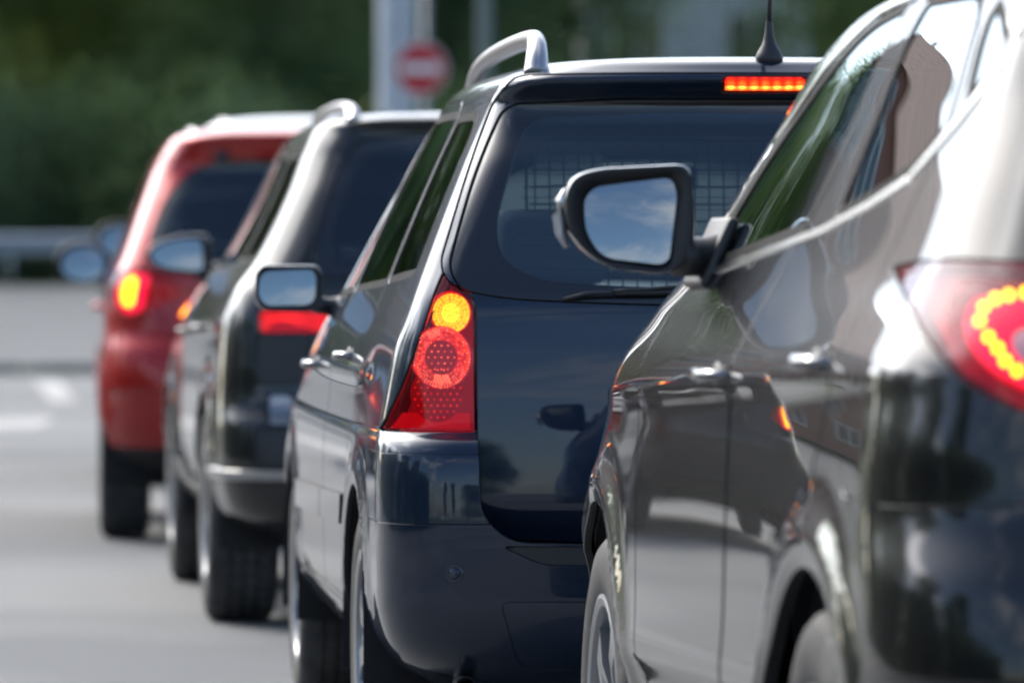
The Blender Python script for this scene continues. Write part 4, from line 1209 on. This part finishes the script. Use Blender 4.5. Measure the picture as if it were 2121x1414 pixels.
    b = MB(); b.rbox((.0, .36, 1.597), (.30, .02, .022), .006, 2); o = b.build('high_brake_light', 'plain_red_glow', root)
    b = MB(); b.tube([(.45, .9, .30), (.50, .4, .27), (.50, .10, .26)], .028, 16, False); b.build('tailpipe', 'exhaust_steel', root)
    interior(root, .52, .72, 1.22, 2.08, 3.0, 3.4, 'seat_beige', 1.44)
    return root

# ---------------- red hatchback, and the grey one hidden in front of it
def build_hatch(name, label, pose, paint_name, lit=True, scale=1.):
    X, Y, th = pose
    root = thing(name, label, 'car', (X, Y, 0), rad(th), 'cars queueing nose to tail')
    root.scale = (scale,) * 3
    def disp(G):
        G = flares([(.72, .34), (3.25, .34)], .016, .41, .05)(G)
        G = crease(G, .98, .02, .008, .06, .4, 3.6)
        return G
    gl = [(-.30, 1.605, .05), (-.47, 1.575, .08), (-.590, 1.464, .15), (-.665, 1.27, .1), (-.640, 1.19, .06), (-.3, 1.17, .1)]
    gi = [(-.30, 1.575, .05), (-.44, 1.545, .08), (-.550, 1.45, .15), (-.620, 1.28, .1), (-.60, 1.22, .06), (-.3, 1.20, .1)]
    lamp = [(-.862, 1.125, .02), (-.72, 1.150, .03), (-.56, 1.085, .03), (-.53, 1.04, .02), (-.68, .975, .04), (-.79, .945, .03), (-.868, 1.01, .03)]
    amber = [(-.815, 1.070, .03), (-.778, 1.125, .025), (-.740, 1.108, .02), (-.752, 1.055, .03), (-.760, 1.00, .02), (-.785, .985, .03), (-.815, 1.015, .03)]
    halo = [(-.850, 1.075, .03), (-.785, 1.148, .03), (-.680, 1.122, .02), (-.695, 1.055, .03), (-.712, .978, .02), (-.785, .952, .03), (-.846, 1.0, .03)]
    spec = dict(keys=K_RED, disp=disp, paint=paint_name, len=4.1,
        arches=[(.72, .34, .375), (3.25, .34, .375)], wheels=[(.72, 0, .33), (3.25, 0, .33)], track=.765, tyre_w=.205, rim_r=.21, spokes=5,
        side_glass=[('quarter_window', [(.56, 1.22, .03), (.86, 1.20, .03), (.88, 1.58, .05), (.64, 1.56, .10)], 'dark_glass'),
                    ('rear_door_window', [(.95, 1.18, .03), (1.78, 1.15, .03), (1.78, 1.60, .03), (.97, 1.60, .04)], 'dark_glass'),
                    ('front_door_window', [(1.87, 1.15, .03), (2.80, 1.12, .03), (2.58, 1.32, .1), (2.2, 1.55, .08), (1.87, 1.60, .03)], 'clear_glass')],
        rear_glass=dict(outer=sym(gl), inner=sym(gi), mat='dark_glass'),
        windscreen=sym([(-.52, 1.63, .05), (-.68, 1.13, .05), (-.3, 1.08, .1)]), ws_y=2.0,
        lamps=[('tail', lamp, 5.5)],
        front_lamps=[('headlight', [(-.80, .92, .03), (-.50, .92, .03), (-.52, .76, .03), (-.80, .74, .03)], 0)],
        panels=[
            ('tailgate', REAR(sym([(-.25, 1.70, .05), (-.50, 1.665, .05), (-.625, 1.48, .15), (-.700, 1.27, .1), (-.675, 1.10, .05), (-.58, .86, .06), (-.50, .63, .08)]), 0, False, .9), None, dict(gap=.006)),
            ('bumper_crease', lambda P: np.maximum(np.abs(P[:, 2] - .625) - .010, P[:, 1] - .33), None, dict(gap=.002, off=-.006, rim=.008)),
            ('rear_bumper', lambda P: np.maximum(np.maximum(P[:, 2] - .93, P[:, 1] - .34), .40 - P[:, 2]), None, dict(gap=.004)),
            ('bumper_cladding', lambda P: np.maximum(P[:, 2] - .396, P[:, 1] - .34), 'rough_plastic', dict(gap=.002)),
            ] + [p for sd in (-1, 1) for p in (
            ('rear_door', LEFT([(1.14, .42, .05), (1.80, .42, .03), (1.80, 1.64, .03), (.93, 1.63, .08), (.90, 1.15, .1), (.95, .88, .1), (1.10, .62, .1)], sd), None, dict(gap=.006)),
            ('front_door', LEFT([(1.815, .42, .03), (2.80, .42, .06), (2.85, .70, .2), (2.82, 1.08, .1), (2.62, 1.34, .1), (2.22, 1.60, .1), (1.815, 1.64, .03)], sd), None, dict(gap=.006)))])
    sh, lamps = car_body(root, spec)
    for mir in (False, True):
        s = 1 if mir else -1
        faces = lamps[('tail', mir)]
        h, rest = sh.cut(REAR(halo, 5.5, mir, 1.0), faces); a, h2 = sh.cut(REAR(amber, 5.5, mir, 1.0), h)
        l = lamp_parts(root, sh, rest, 'red_lens', 'lamp_dark_red', .04)
        sh.panel(h, 'clear_lens', 'pink_lens', l, off=-.001, rim=0)
        if lit:
            sh.panel(h2, 'brake_glow_edge', 'magenta_glow', l, off=-.016, rim=0)
            sh.panel(a, 'brake_lamp', 'led_yellow', l, off=-.014, rim=0)
        handle(root, sh, 1.12, .99, paint_name, s, .2); handle(root, sh, 2.02, .97, paint_name, s, .2)
        o = [(-.135, .01, .06), (-.10, .08, .08), (0, .108, .08), (.10, .085, .08), (.135, .0, .08), (.11, -.08, .08), (0, -.105, .08), (-.10, -.075, .08)]
        g = [(-.105, .01, .06), (-.075, .065, .07), (0, .085, .07), (.08, .068, .07), (.105, .0, .07), (.085, -.065, .07), (0, -.085, .07), (-.08, -.06, .07)]
        if s > 0: o = mirrored(o)[::-1]; g = mirrored(g)[::-1]
        door_mirror(root, (s * .945, 2.60, 1.165), o, g, .15, 'black_plastic', (s * 3, 8), ((s * .87, 2.63, 1.10), (s * .79, 2.66, 1.10)), .045)
    b = MB(); b.rbox((0, .06, .95), (.52, .012, .115), .006, 2); b.build('number_plate', 'plate_white', root)
    b = MB(); b.rbox((-.36, .375, 1.615), (.055, .05, .05), .012, 2); b.build('tailgate_hinge', 'black_plastic', root)
    b = MB(); b.rbox((.36, .375, 1.615), (.055, .05, .05), .012, 2); b.build('tailgate_hinge', 'black_plastic', root)
    for s in (-1, 1):
        b = MB(); b.tube([(s * .47, .55, 1.705), (s * .475, .65, 1.728), (s * .485, 1.2, 1.735), (s * .49, 1.75, 1.715), (s * .495, 1.88, 1.68)], .016, 12); b.build('roof_rail', 'satin_silver', root)
    b = MB(); b.tube([(-.45, .8, .30), (-.48, .35, .26), (-.48, .06, .25)], .036, 18, False); b.tube([(-.48, .09, .25), (-.48, .057, .25)], .031, 18, False); b.build('tailpipe', 'exhaust_steel', root)
    interior(root, .55, .72, 1.15, 1.95, 2.9, 3.2, 'seat_fabric', 1.46)
    return root

# ------------------------------------------------------------------ setting
def ground_h(x, y):
    """level to the far kerb, then a gentle rise to the guard rail and the wooded bank"""
    k = np.clip((y - 66) / 36, 0, 1); k = k * k * (3 - 2 * k) * .6 + .4 * k
    h = .74 * k
    q = np.clip((y - 103) / 60, 0, 1)
    return h + 3.5 * q * q * (3 - 2 * q)
noise_col(pmat('asphalt', (.2, .2, .2), .82), (.112, .120, .127), (.186, .192, .196), .30, 9, .38, .62, 'Object', .5, 180)
noise_col(pmat('far_asphalt', (.2, .2, .2), .85), (.082, .092, .100), (.115, .125, .132), .25, 8, .3, .7, 'Object', .4, 120)
noise_col(pmat('verge_grass', (.06, .09, .03), .95), (.045, .075, .022), (.10, .12, .045), .6, 10, .3, .7, 'Object', .8, 40)
noise_col(pmat('kerb_stone', (.32, .31, .29), .85), (.20, .195, .18), (.28, .27, .25), 2.5, 6)
noise_col(pmat('road_paint', (.72, .72, .69), .7), (.22, .22, .22), (.40, .40, .39), 3, 8)
pmat('galvanised', (.42, .45, .48), .42, .75)
noise_col(pmat('mast_paint', (.50, .54, .58), .5), (.44, .48, .52), (.56, .60, .64), 2, 5)
pmat('pole_green', (.16, .20, .19), .5, .3)
pmat('sign_red', (.55, .015, .025), .4); pmat('sign_white', (.80, .80, .80), .4); pmat('sign_back', (.30, .31, .32), .5, .5)
noise_col(pmat('bark', (.10, .075, .05), .9), (.06, .045, .03), (.14, .11, .08), 6, 6)
pmat('soil', (.06, .05, .035), .95)
def leafmat(name, a, b):
    m = pmat(name, a, .7, spec=.2)
    nt, bs = nodes(m)
    at = nt.nodes.new('ShaderNodeAttribute'); at.attribute_name = 'glow'
    mx = nt.nodes.new('ShaderNodeMix'); mx.data_type = 'RGBA'
    mx.inputs[6].default_value = (*a, 1); mx.inputs[7].default_value = (*b, 1)
    nt.links.new(at.outputs['Fac'], mx.inputs[0]); nt.links.new(mx.outputs[2], bs.inputs['Base Color'])
    tr = nt.nodes.new('ShaderNodeBsdfTranslucent'); nt.links.new(mx.outputs[2], tr.inputs[0])
    ms = nt.nodes.new('ShaderNodeMixShader'); ms.inputs[0].default_value = .52
    out = nt.nodes['Material Output']
    nt.links.new(bs.outputs[0], ms.inputs[1]); nt.links.new(tr.outputs[0], ms.inputs[2]); nt.links.new(ms.outputs[0], out.inputs[0])
    return m
leafmat('leaf_mid', (.080, .145, .072), (.150, .225, .085))  # leaf colours are lifted and blued to stand in for distance haze
leafmat('leaf_dark', (.066, .122, .075), (.110, .180, .090))
leafmat('leaf_light', (.100, .160, .050), (.18, .24, .065))

def sheet(name, x0, x1, ys, mat, dz=0., kind='structure'):
    xs = np.linspace(x0, x1, 3); V = []; F = []
    for y in ys:
        for x in xs: V.append((x, y, float(ground_h(x, y)) + dz))
    n = len(xs)
    for j in range(len(ys) - 1):
        for i in range(n - 1): F.append((j * n + i, j * n + i + 1, (j + 1) * n + i + 1, (j + 1) * n + i))
    o = mk(name, V, F, mat)
    return tag(o, kind=kind)
ys = [-400, -200, -100, -40, 0, 30, 60] + list(range(64, 170, 3)) + [200, 300, 600, 1500]
sheet('ground', -900, 900, ys, 'verge_grass', -.02)
sheet('road', -14, 30, [-120, -60, -20, 0, 20, 40, 58, 64.0], 'asphalt', .0)
sheet('far_road', -200, 200, [66.2] + list(range(68, 100, 2)) + [100], 'far_asphalt', .0)
# kerb stones between the two roads
for i in range(22):
    b = MB(); b.rbox((0, 0, -.03), (1.96, .30, .26), .03, 2)
    if i == 0: kb = b.build('kerb_stone', 'kerb_stone'); kmesh = kb.data
    else: kb = bpy.data.objects.new('kerb_stone', kmesh); link(kb)
    kb.location = (-30 + 2 * i, 65.1, 0)
    if i == 0: kroot = thing('kerb', 'pale stone kerb across the far side of the road', 'kerb', (0, 0, 0))
    kb.parent = kroot
def paintmark(name, P, label):
    o = mk(name, [(x, y, float(ground_h(x, y)) + .004) for x, y in P], [tuple(range(len(P)))], 'road_paint')
    return tag(o, label, 'road marking')
paintmark('road_marking', [(-7.5, 38.5), (-3.30, 44.2), (-3.38, 47.0), (-7.5, 42.5)], 'broad white stop line painted at the left edge of the picture')
paintmark('road_marking', [(-3.82, 52.5), (-3.60, 52.5), (-4.35, 61.0), (-4.60, 61.0)], 'faded white dash on the road near the far kerb')
paintmark('road_marking', [(.06, 18.35), (1.25, 18.45), (1.25, 18.8), (.06, 18.7)], 'pale strip on the road under the dark blue car')  # pale strip lying flat under the blue car
# guard rail
gr = thing('guard_rail', 'galvanised steel guard rail along the far road below the trees', 'guard rail', (0, 0, 0))
gy = 101.0; gz = float(ground_h(0, gy))
prof = [(0, .46), (-.02, .48), (-.085, .53), (-.085, .575), (-.01, .61), (-.01, .66), (-.085, .695), (-.085, .74), (-.02, .79), (0, .81)]
for i in range(13):
    x0 = -26 + i * 4
    V = [(x, gy + p, gz + q) for x in (x0, x0 + 4.02) for p, q in prof]; n = len(prof)
    F = [(k, k + 1, n + k + 1, n + k) for k in range(n - 1)]
    o = mk('rail', V, F, 'galvanised', gr)
    b = MB(); b.box((x0 + 2, gy + .10, gz + .33), (.10, .14, .92)); b.build('post', 'galvanised', gr)

# ------------------------------------------------------------------ trees
def leaf_cloud(seed, n, shape, size):
    """shape: list of (centre, radii) lobes; leaves lie near the surface and inside of lobes, in twigs"""
    r = np.random.default_rng(seed)
    wt = np.array([l[1][0] * l[1][2] for l in shape]); wt = wt / wt.sum()
    per = 9; T = n // per
    def unit(m):
        d = r.normal(size=(m, 3)); return d / np.linalg.norm(d, axis=1, keepdims=True)
    li = r.choice(len(shape), T, p=wt)
    C = np.array([l[0] for l in shape])[li]; R = np.array([l[1] for l in shape])[li]
    p0 = C + unit(T) * R * (r.uniform(.35, 1.10, (T, 1)) ** .6)
    tw = r.uniform(.15, .9, T)
    P = np.repeat(p0, per, 0) + r.normal(size=(T * per, 3)) * size * 1.6
    a = unit(T * per); b = np.cross(a, unit(T * per)); b /= np.linalg.norm(b, axis=1, keepdims=True)
    s = size * r.uniform(.6, 1.2, (T * per, 1))
    V = np.stack([P - a * s * .5, P + b * s * .28, P + a * s * .5, P - b * s * .28], 1).reshape(-1, 3)
    F = np.arange(len(V)).reshape(-1, 4).tolist()
    G = np.repeat(np.clip(np.repeat(tw, per) + r.normal(size=T * per) * .12, 0, 1), 4)
    return V.tolist(), F, G.tolist()
TREES = {}
def tree_mesh(kind, seed, mat):
    r = random.Random(seed)
    if kind == 'tree':
        lobes = [((0, 0, 6.5), (2.8, 2.8, 3.6))]
        for i in range(11):
            a = r.uniform(0, 6.28); d = r.uniform(1.2, 2.7); z = r.uniform(2.2, 9.0)
            lobes.append(((d * math.cos(a), d * math.sin(a), z), (r.uniform(1.0, 1.8),) * 2 + (r.uniform(.9, 1.5),)))
        n = 26000; size = .17
    else:
        lobes = []
        for i in range(12):
            a = r.uniform(0, 6.28); d = r.uniform(0, 1.5); z = r.uniform(.4, 2.6)
            lobes.append(((d * math.cos(a), d * math.sin(a), z), (r.uniform(.7, 1.2),) * 2 + (r.uniform(.6, 1.1),)))
        n = 12000; size = .13
    V, F, G = leaf_cloud(seed, n, lobes, size)
    b = MB(); h = 8.5 if kind == 'tree' else 1.8
    b.tube([(0, 0, -.4), (.05, .02, h * .3), (-.04, .06, h * .7), (.02, 0, h)], [.24, .19, .12, .04] if kind == 'tree' else [.09, .07, .05, .02], 10)
    for (c, R) in lobes[1:8]:
        z0 = max(.4, c[2] - 1.6)
        b.tube([(0, 0, z0 * .8), (c[0] * .5, c[1] * .5, (z0 * .8 + c[2]) / 2), c], [.09, .05, .02] if kind == 'tree' else [.035, .02, .01], 6)
    return V, F, G, b
def plant(kind, seed, mat, x, y, s, label, name, group, rz=None):
    key = (kind, seed)
    root = thing(name, label, 'tree' if kind == 'tree' else 'shrub', (x, y, float(ground_h(x, y)) - .05), rz if rz is not None else random.uniform(0, 6.28), group)
    root.scale = (s, s, s * random.uniform(.92, 1.12))
    if key not in TREES:
        V, F, G, b = tree_mesh(kind, seed, mat)
        me = bpy.data.meshes.new('crown'); me.from_pydata(V, [], F); me.update()
        at = me.attributes.new('glow', 'FLOAT', 'POINT'); at.data.foreach_set('value', G)
        me.materials.append(MAT[mat])
        t = b.build('trunk', 'bark', root); TREES[key] = (me, t.data)
    else:
        link(bpy.data.objects.new('trunk', TREES[key][1]), root)
    c = bpy.data.objects.new('crown', TREES[key][0]); link(c, root)
    return root
random.seed(11)
tree_spots = [(-15.5, 118, 1.35, 1), (-11.2, 113, .9, 0), (-7.4, 117, 1.05, 2), (-4.2, 112, .85, 0), (-1.2, 118, 1.0, 1), (8.8, 127, 1.1, 0), (10.6, 114, 1.05, 1), (14.5, 122, 1.0, 0),
              (-20, 115, 1.5, 2), (-24.0, 121, 1.45, 0), (-40, 113, 1.0, 1), (-47, 120, 1.0, 2), (-54, 116, 1.05, 0), (-62, 118, 1.0, 1), (20, 118, 1.1, 2), (26, 121, 1.0, 1)]
tl = ['leaf_mid', 'leaf_dark', 'leaf_light']
where = ['tall tree behind the guard rail, ', 'leafy tree on the bank, ', 'broad tree above the far road, ']
side = ['tenth', 'ninth', 'eighth', 'seventh']
order = sorted(range(len(tree_spots)), key=lambda i: tree_spots[i][0] / tree_spots[i][1])
ordn = ['first', 'second', 'third', 'fourth', 'fifth', 'sixth', 'seventh', 'eighth', 'ninth', 'tenth', 'eleventh', 'twelfth', 'thirteenth', 'fourteenth', 'fifteenth', 'sixteenth', 'seventeenth']
colw = ['mid green', 'dark green', 'light green']
for i, (x, y, s, k) in enumerate(tree_spots):
    plant('tree', 20 + k, tl[k], x, y, s, '%s tree on the bank, %s from the left in the row' % (colw[k], ordn[order.index(i)]), 'broadleaf_tree', 'trees on the bank behind the guard rail')
back = [(-18, 133, 1.2, 1), (-13, 136, 1.25, 1), (-8.6, 132, 1.2, 0), (-4.6, 137, 1.2, 1), (-.9, 133, 1.25, 0), (12.5, 136, 1.25, 1), (16.5, 132, 1.2, 1)]
bo = sorted(range(len(back)), key=lambda i: back[i][0] / back[i][1])
for i, (x, y, s, k) in enumerate(back):
    plant('tree', 20 + k, tl[k], x, y, s, '%s tree of the back row on the bank, %s from the left' % (colw[k], ordn[bo.index(i)]), 'broadleaf_tree', 'back row of trees on the bank')
bush = [(-6.6, 106.5, 1.15, 0), (-4.4, 105.4, 1.0, 1), (-2.2, 106.4, 1.1, 2), (-.1, 105.6, 1.05, 0), (2.3, 106.2, .95, 2), (4.6, 105.6, 1.05, 1), (7.0, 106.4, 1.1, 0), (9.3, 105.8, 1.1, 1), (-8.9, 105.8, 1.1, 1), (-11.4, 106.4, 1.15, 2), (-14.2, 105.6, 1.1, 0)]
bo = sorted(range(len(bush)), key=lambda i: bush[i][0])
for i, (x, y, s, k) in enumerate(bush):
    plant('shrub', 40 + k, tl[k], x, y, s, '%s shrub behind the guard rail, %s from the left in the row' % (colw[k], ordn[bo.index(i)]), 'shrub', 'shrubs behind the guard rail')
lf = [(-19, 34, .9, 0), (-22, 27.5, .9, 1), (-21, 21, .9, 2), (-24, 13, 1.0, 0), (-25, 4, .95, 1)]  # trees out of view, some added only to darken the mirrored car corners
for i, (x, y, s, k) in enumerate(lf):
    plant('tree', 20 + k, tl[k], x, y, s, '%s unseen tree left of the road, mirrored in the car sides, %s along' % (colw[k], ordn[i]), 'broadleaf_tree', 'trees mirrored in the bodywork')
for i in range(11):  # unseen hedge, added to close the gaps below the mirrored trees
    plant('shrub', 40 + i % 3, tl[i % 3], -20.5 + .8 * (i % 2), -4 + 4.0 * i, 1.7, '%s unseen hedge shrub, added to fill gaps in the car reflections, %s along' % (colw[i % 3], ordn[i]), 'shrub', 'unseen hedge added for reflections')
# trees behind the viewer, seen only as reflections
bk = [(-14, -62, 1.0, 0), (-4, -66, .9, 1), (7, -60, 1.05, 2), (17, -68, 1.0, 0), (28, -60, 1.0, 1), (-26, -58, 1.1, 2)]
for i, (x, y, s, k) in enumerate(bk):
    plant('tree', 20 + k, tl[k], x, y, s, '%s tree behind the viewer, mirrored in the bodywork, %s from left' % (colw[k], ordn[i]), 'broadleaf_tree', 'trees mirrored in the bodywork')

rw = random.Random(8)
lob = [((-95 + 4.2 * i + rw.uniform(-1, 1), rw.uniform(-3, 3), rw.uniform(1.5, 9)), (rw.uniform(3, 4.5), rw.uniform(2, 3), rw.uniform(3, 5))) for i in range(36)] + [((-95 + 4.2 * i, 2, 3), (4.2, 2.5, 4.5)) for i in range(36)]
V, F, G = leaf_cloud(77, 120000, lob, .70)
me = bpy.data.meshes.new('distant_wood'); me.from_pydata(V, [], F); me.update()
at = me.attributes.new('glow', 'FLOAT', 'POINT'); at.data.foreach_set('value', G); me.materials.append(MAT['leaf_dark'])
dw = bpy.data.objects.new('distant_wood', me); link(dw); dw.location = (0, 178, 4.0)
tag(dw, 'dark green wood closing the view behind the trees', 'wood', kind='stuff')

# ------------------------------------------------------------------ signs and masts
def mast(name, x, y, r0, r1, h, mat, label, cat):
    z = float(ground_h(x, y)); t = thing(name, label, cat, (x, y, z))
    b = MB(); b.lathe([(r0 * 1.5, 0), (r0 * 1.5, .05), (r0 * 1.06, .06), (r0, .1), (r0 * .99, 1.2), ((r0 + r1) / 2, h / 2), (r1, h), (0, h)], 28, 'z'); b.build('column', mat, t, sharp=40)
    b = MB(); b.rbox((0, -r0 * .99, .8), (r0 * .9, .02, .45), .006, 1); b.build('access_door', mat, t)
    return t
mast('street_mast', -1.42, 78, .235, .22, 11, 'mast_paint', 'thick pale grey steel mast left of the no entry sign', 'mast')
mast('street_mast', -.36, 84, .10, .09, 9, 'pole_green', 'slim grey-green pole right of the no entry sign', 'mast')
sg = thing('no_entry_sign', 'round red no entry sign with a white bar on a post', 'road sign', (-1.08, 75, float(ground_h(-1.08, 75))))
zc = 3.41 - sg.location.z
b = MB(); b.lathe([(0, .0), (.30, .0), (.318, .004), (.318, .022), (0, .022)], 56, 'y', (0, 0, zc)); b.build('sign_disc', 'sign_red', sg, sharp=30)
b = MB(); b.lathe([(.298, -.004), (.317, -.004), (.317, .0), (.298, .0)], 56, 'y', (0, 0, zc)); b.build('sign_border', 'sign_white', sg, sharp=30)
b = MB(); b.rbox((0, -.004, zc), (.47, .006, .115), .02, 2); b.build('white_bar', 'sign_white', sg)
b = MB(); b.lathe([(.045, 0), (.042, 5.2), (0, 5.2)], 20, 'z', (.06, .075, 0)); b.build('post', 'sign_back', sg)
b = MB(); b.box((.06, .045, zc), (.12, .03, .05)); b.build('clamp', 'sign_back', sg)

# ------------------------------------------------------------------ houses
noise_col(pmat('render_wall', (.62, .62, .66), .85), (.55, .55, .60), (.66, .66, .70), 1.5, 6)
def brickmat():
    m = pmat('brick_wall', (.30, .11, .07), .85); nt, b = nodes(m)
    tc = nt.nodes.new('ShaderNodeTexCoord'); mp = nt.nodes.new('ShaderNodeMapping'); mp.inputs['Rotation'].default_value = (rad(90), 0, 0)
    br = nt.nodes.new('ShaderNodeTexBrick'); br.inputs['Scale'].default_value = 4
    br.inputs['Color1'].default_value = (.33, .12, .075, 1); br.inputs['Color2'].default_value = (.24, .085, .06, 1); br.inputs['Mortar'].default_value = (.34, .29, .24, 1)
    br.inputs['Mortar Size'].default_value = .012
    nt.links.new(tc.outputs['Object'], mp.inputs[0]); nt.links.new(mp.outputs[0], br.inputs[0]); nt.links.new(br.outputs[0], b.inputs['Base Color'])
brickmat()
pmat('window_glass', (.03, .04, .05), .05, 0, 0, 0, .8); pmat('window_white', (.72, .72, .70), .5)
noise_col(pmat('roof_tile', (.16, .07, .05), .8), (.11, .05, .04), (.22, .10, .07), 3, 6)
def house(name, label, x, y, w, d, h, mat, rz, storeys, bays):
    t = thing(name, label, 'house', (x, y, float(ground_h(x, y))), rz)
    b = MB(); b.box((0, 0, h / 2), (w, d, h)); b.build('wall', mat, t, False)
    V = [(-w / 2 - .4, -d / 2 - .4, h), (w / 2 + .4, -d / 2 - .4, h), (w / 2 + .4, d / 2 + .4, h), (-w / 2 - .4, d / 2 + .4, h), (-w / 2 - .4, 0, h + d * .38), (w / 2 + .4, 0, h + d * .38)]
    r = mk('roof', V, [(0, 1, 5, 4), (2, 3, 4, 5), (0, 4, 3), (1, 2, 5), (0, 3, 2, 1)], 'roof_tile', t, False)
    b = MB(); b.rbox((w * .25, d * .1, h + d * .36), (.8, .6, 1.6), .03, 1); b.build('chimney', mat, r)
    for i in range(storeys):
        for j in range(bays):
            for fx, fy, ax in ((-w / 2 + (j + .5) * w / bays, -d / 2, 0), (w / 2, -d / 2 + (j + .5) * d / bays, 1)):
                z = (i + .55) * h / storeys
                b = MB(); b.box((fx, fy, z), (1.3, .10, 1.5) if ax == 0 else (.10, 1.3, 1.5)); wn = b.build('window', 'window_white', t, False)
                for q in (-1, 1):
                    b = MB(); b.box((fx + (q * .30 if ax == 0 else 0), fy + (0 if ax == 0 else q * .30), z), (.50, .13, 1.3) if ax == 0 else (.13, .50, 1.3)); b.build('pane', 'window_glass', wn, False)
    return t
house('terraced_house', 'pale rendered house half hidden behind the trees at the top', 4.3, 152, 5.4, 6, 8.2, 'render_wall', 0, 2, 2)
house('brick_house', 'red brick house left of the far road, mirrored in the nearest car', -31, 112, 20, 9, 15, 'brick_wall', rad(-14), 5, 7)

# ------------------------------------------------------------------ the queue of cars
random.seed(4)
build_wagon()
build_near()
build_suv()
red = build_hatch('hatchback_car', 'red high-roofed hatchback with a yellow glowing tail lamp, far left of the queue', POSE['red'], 'red_paint')
fifth = dup_tree(red)
fifth.location = (-.93, 32.6, 0); fifth.rotation_euler = (0, 0, rad(4.4)); fifth.scale = (1.1, 1.1, 1.1)
fifth['label'] = 'car hidden ahead of the red hatchback, only its door mirror peeping out'
def repaint(o, a='red_paint', b='silver_paint'):
    if o.type == 'MESH' and o.material_slots and o.material_slots[0].material == MAT[a]:
        o.material_slots[0].link = 'OBJECT'; o.material_slots[0].material = MAT[b]
    for ch in o.children: repaint(ch, a, b)
repaint(fifth)

for src, loc, lab in ((fifth, (-4.75, 29.0, 0), 'unseen grey hatchback beyond the left edge, added to be mirrored in the nearest doors'),  # cars out of view, added for their reflections in the nearest doors
                      (red, (-5.5, 36.5, 0), 'unseen red hatchback beyond the left edge, added to be mirrored in the nearest doors')):
    n = dup_tree(src); n.location = loc; n.rotation_euler = (0, 0, rad(6)); n.scale = (1, 1, 1)
    if src is fifth: repaint(n, 'silver_paint', 'grey_paint')
    n['label'] = lab; n['group'] = 'unseen cars added for reflections'
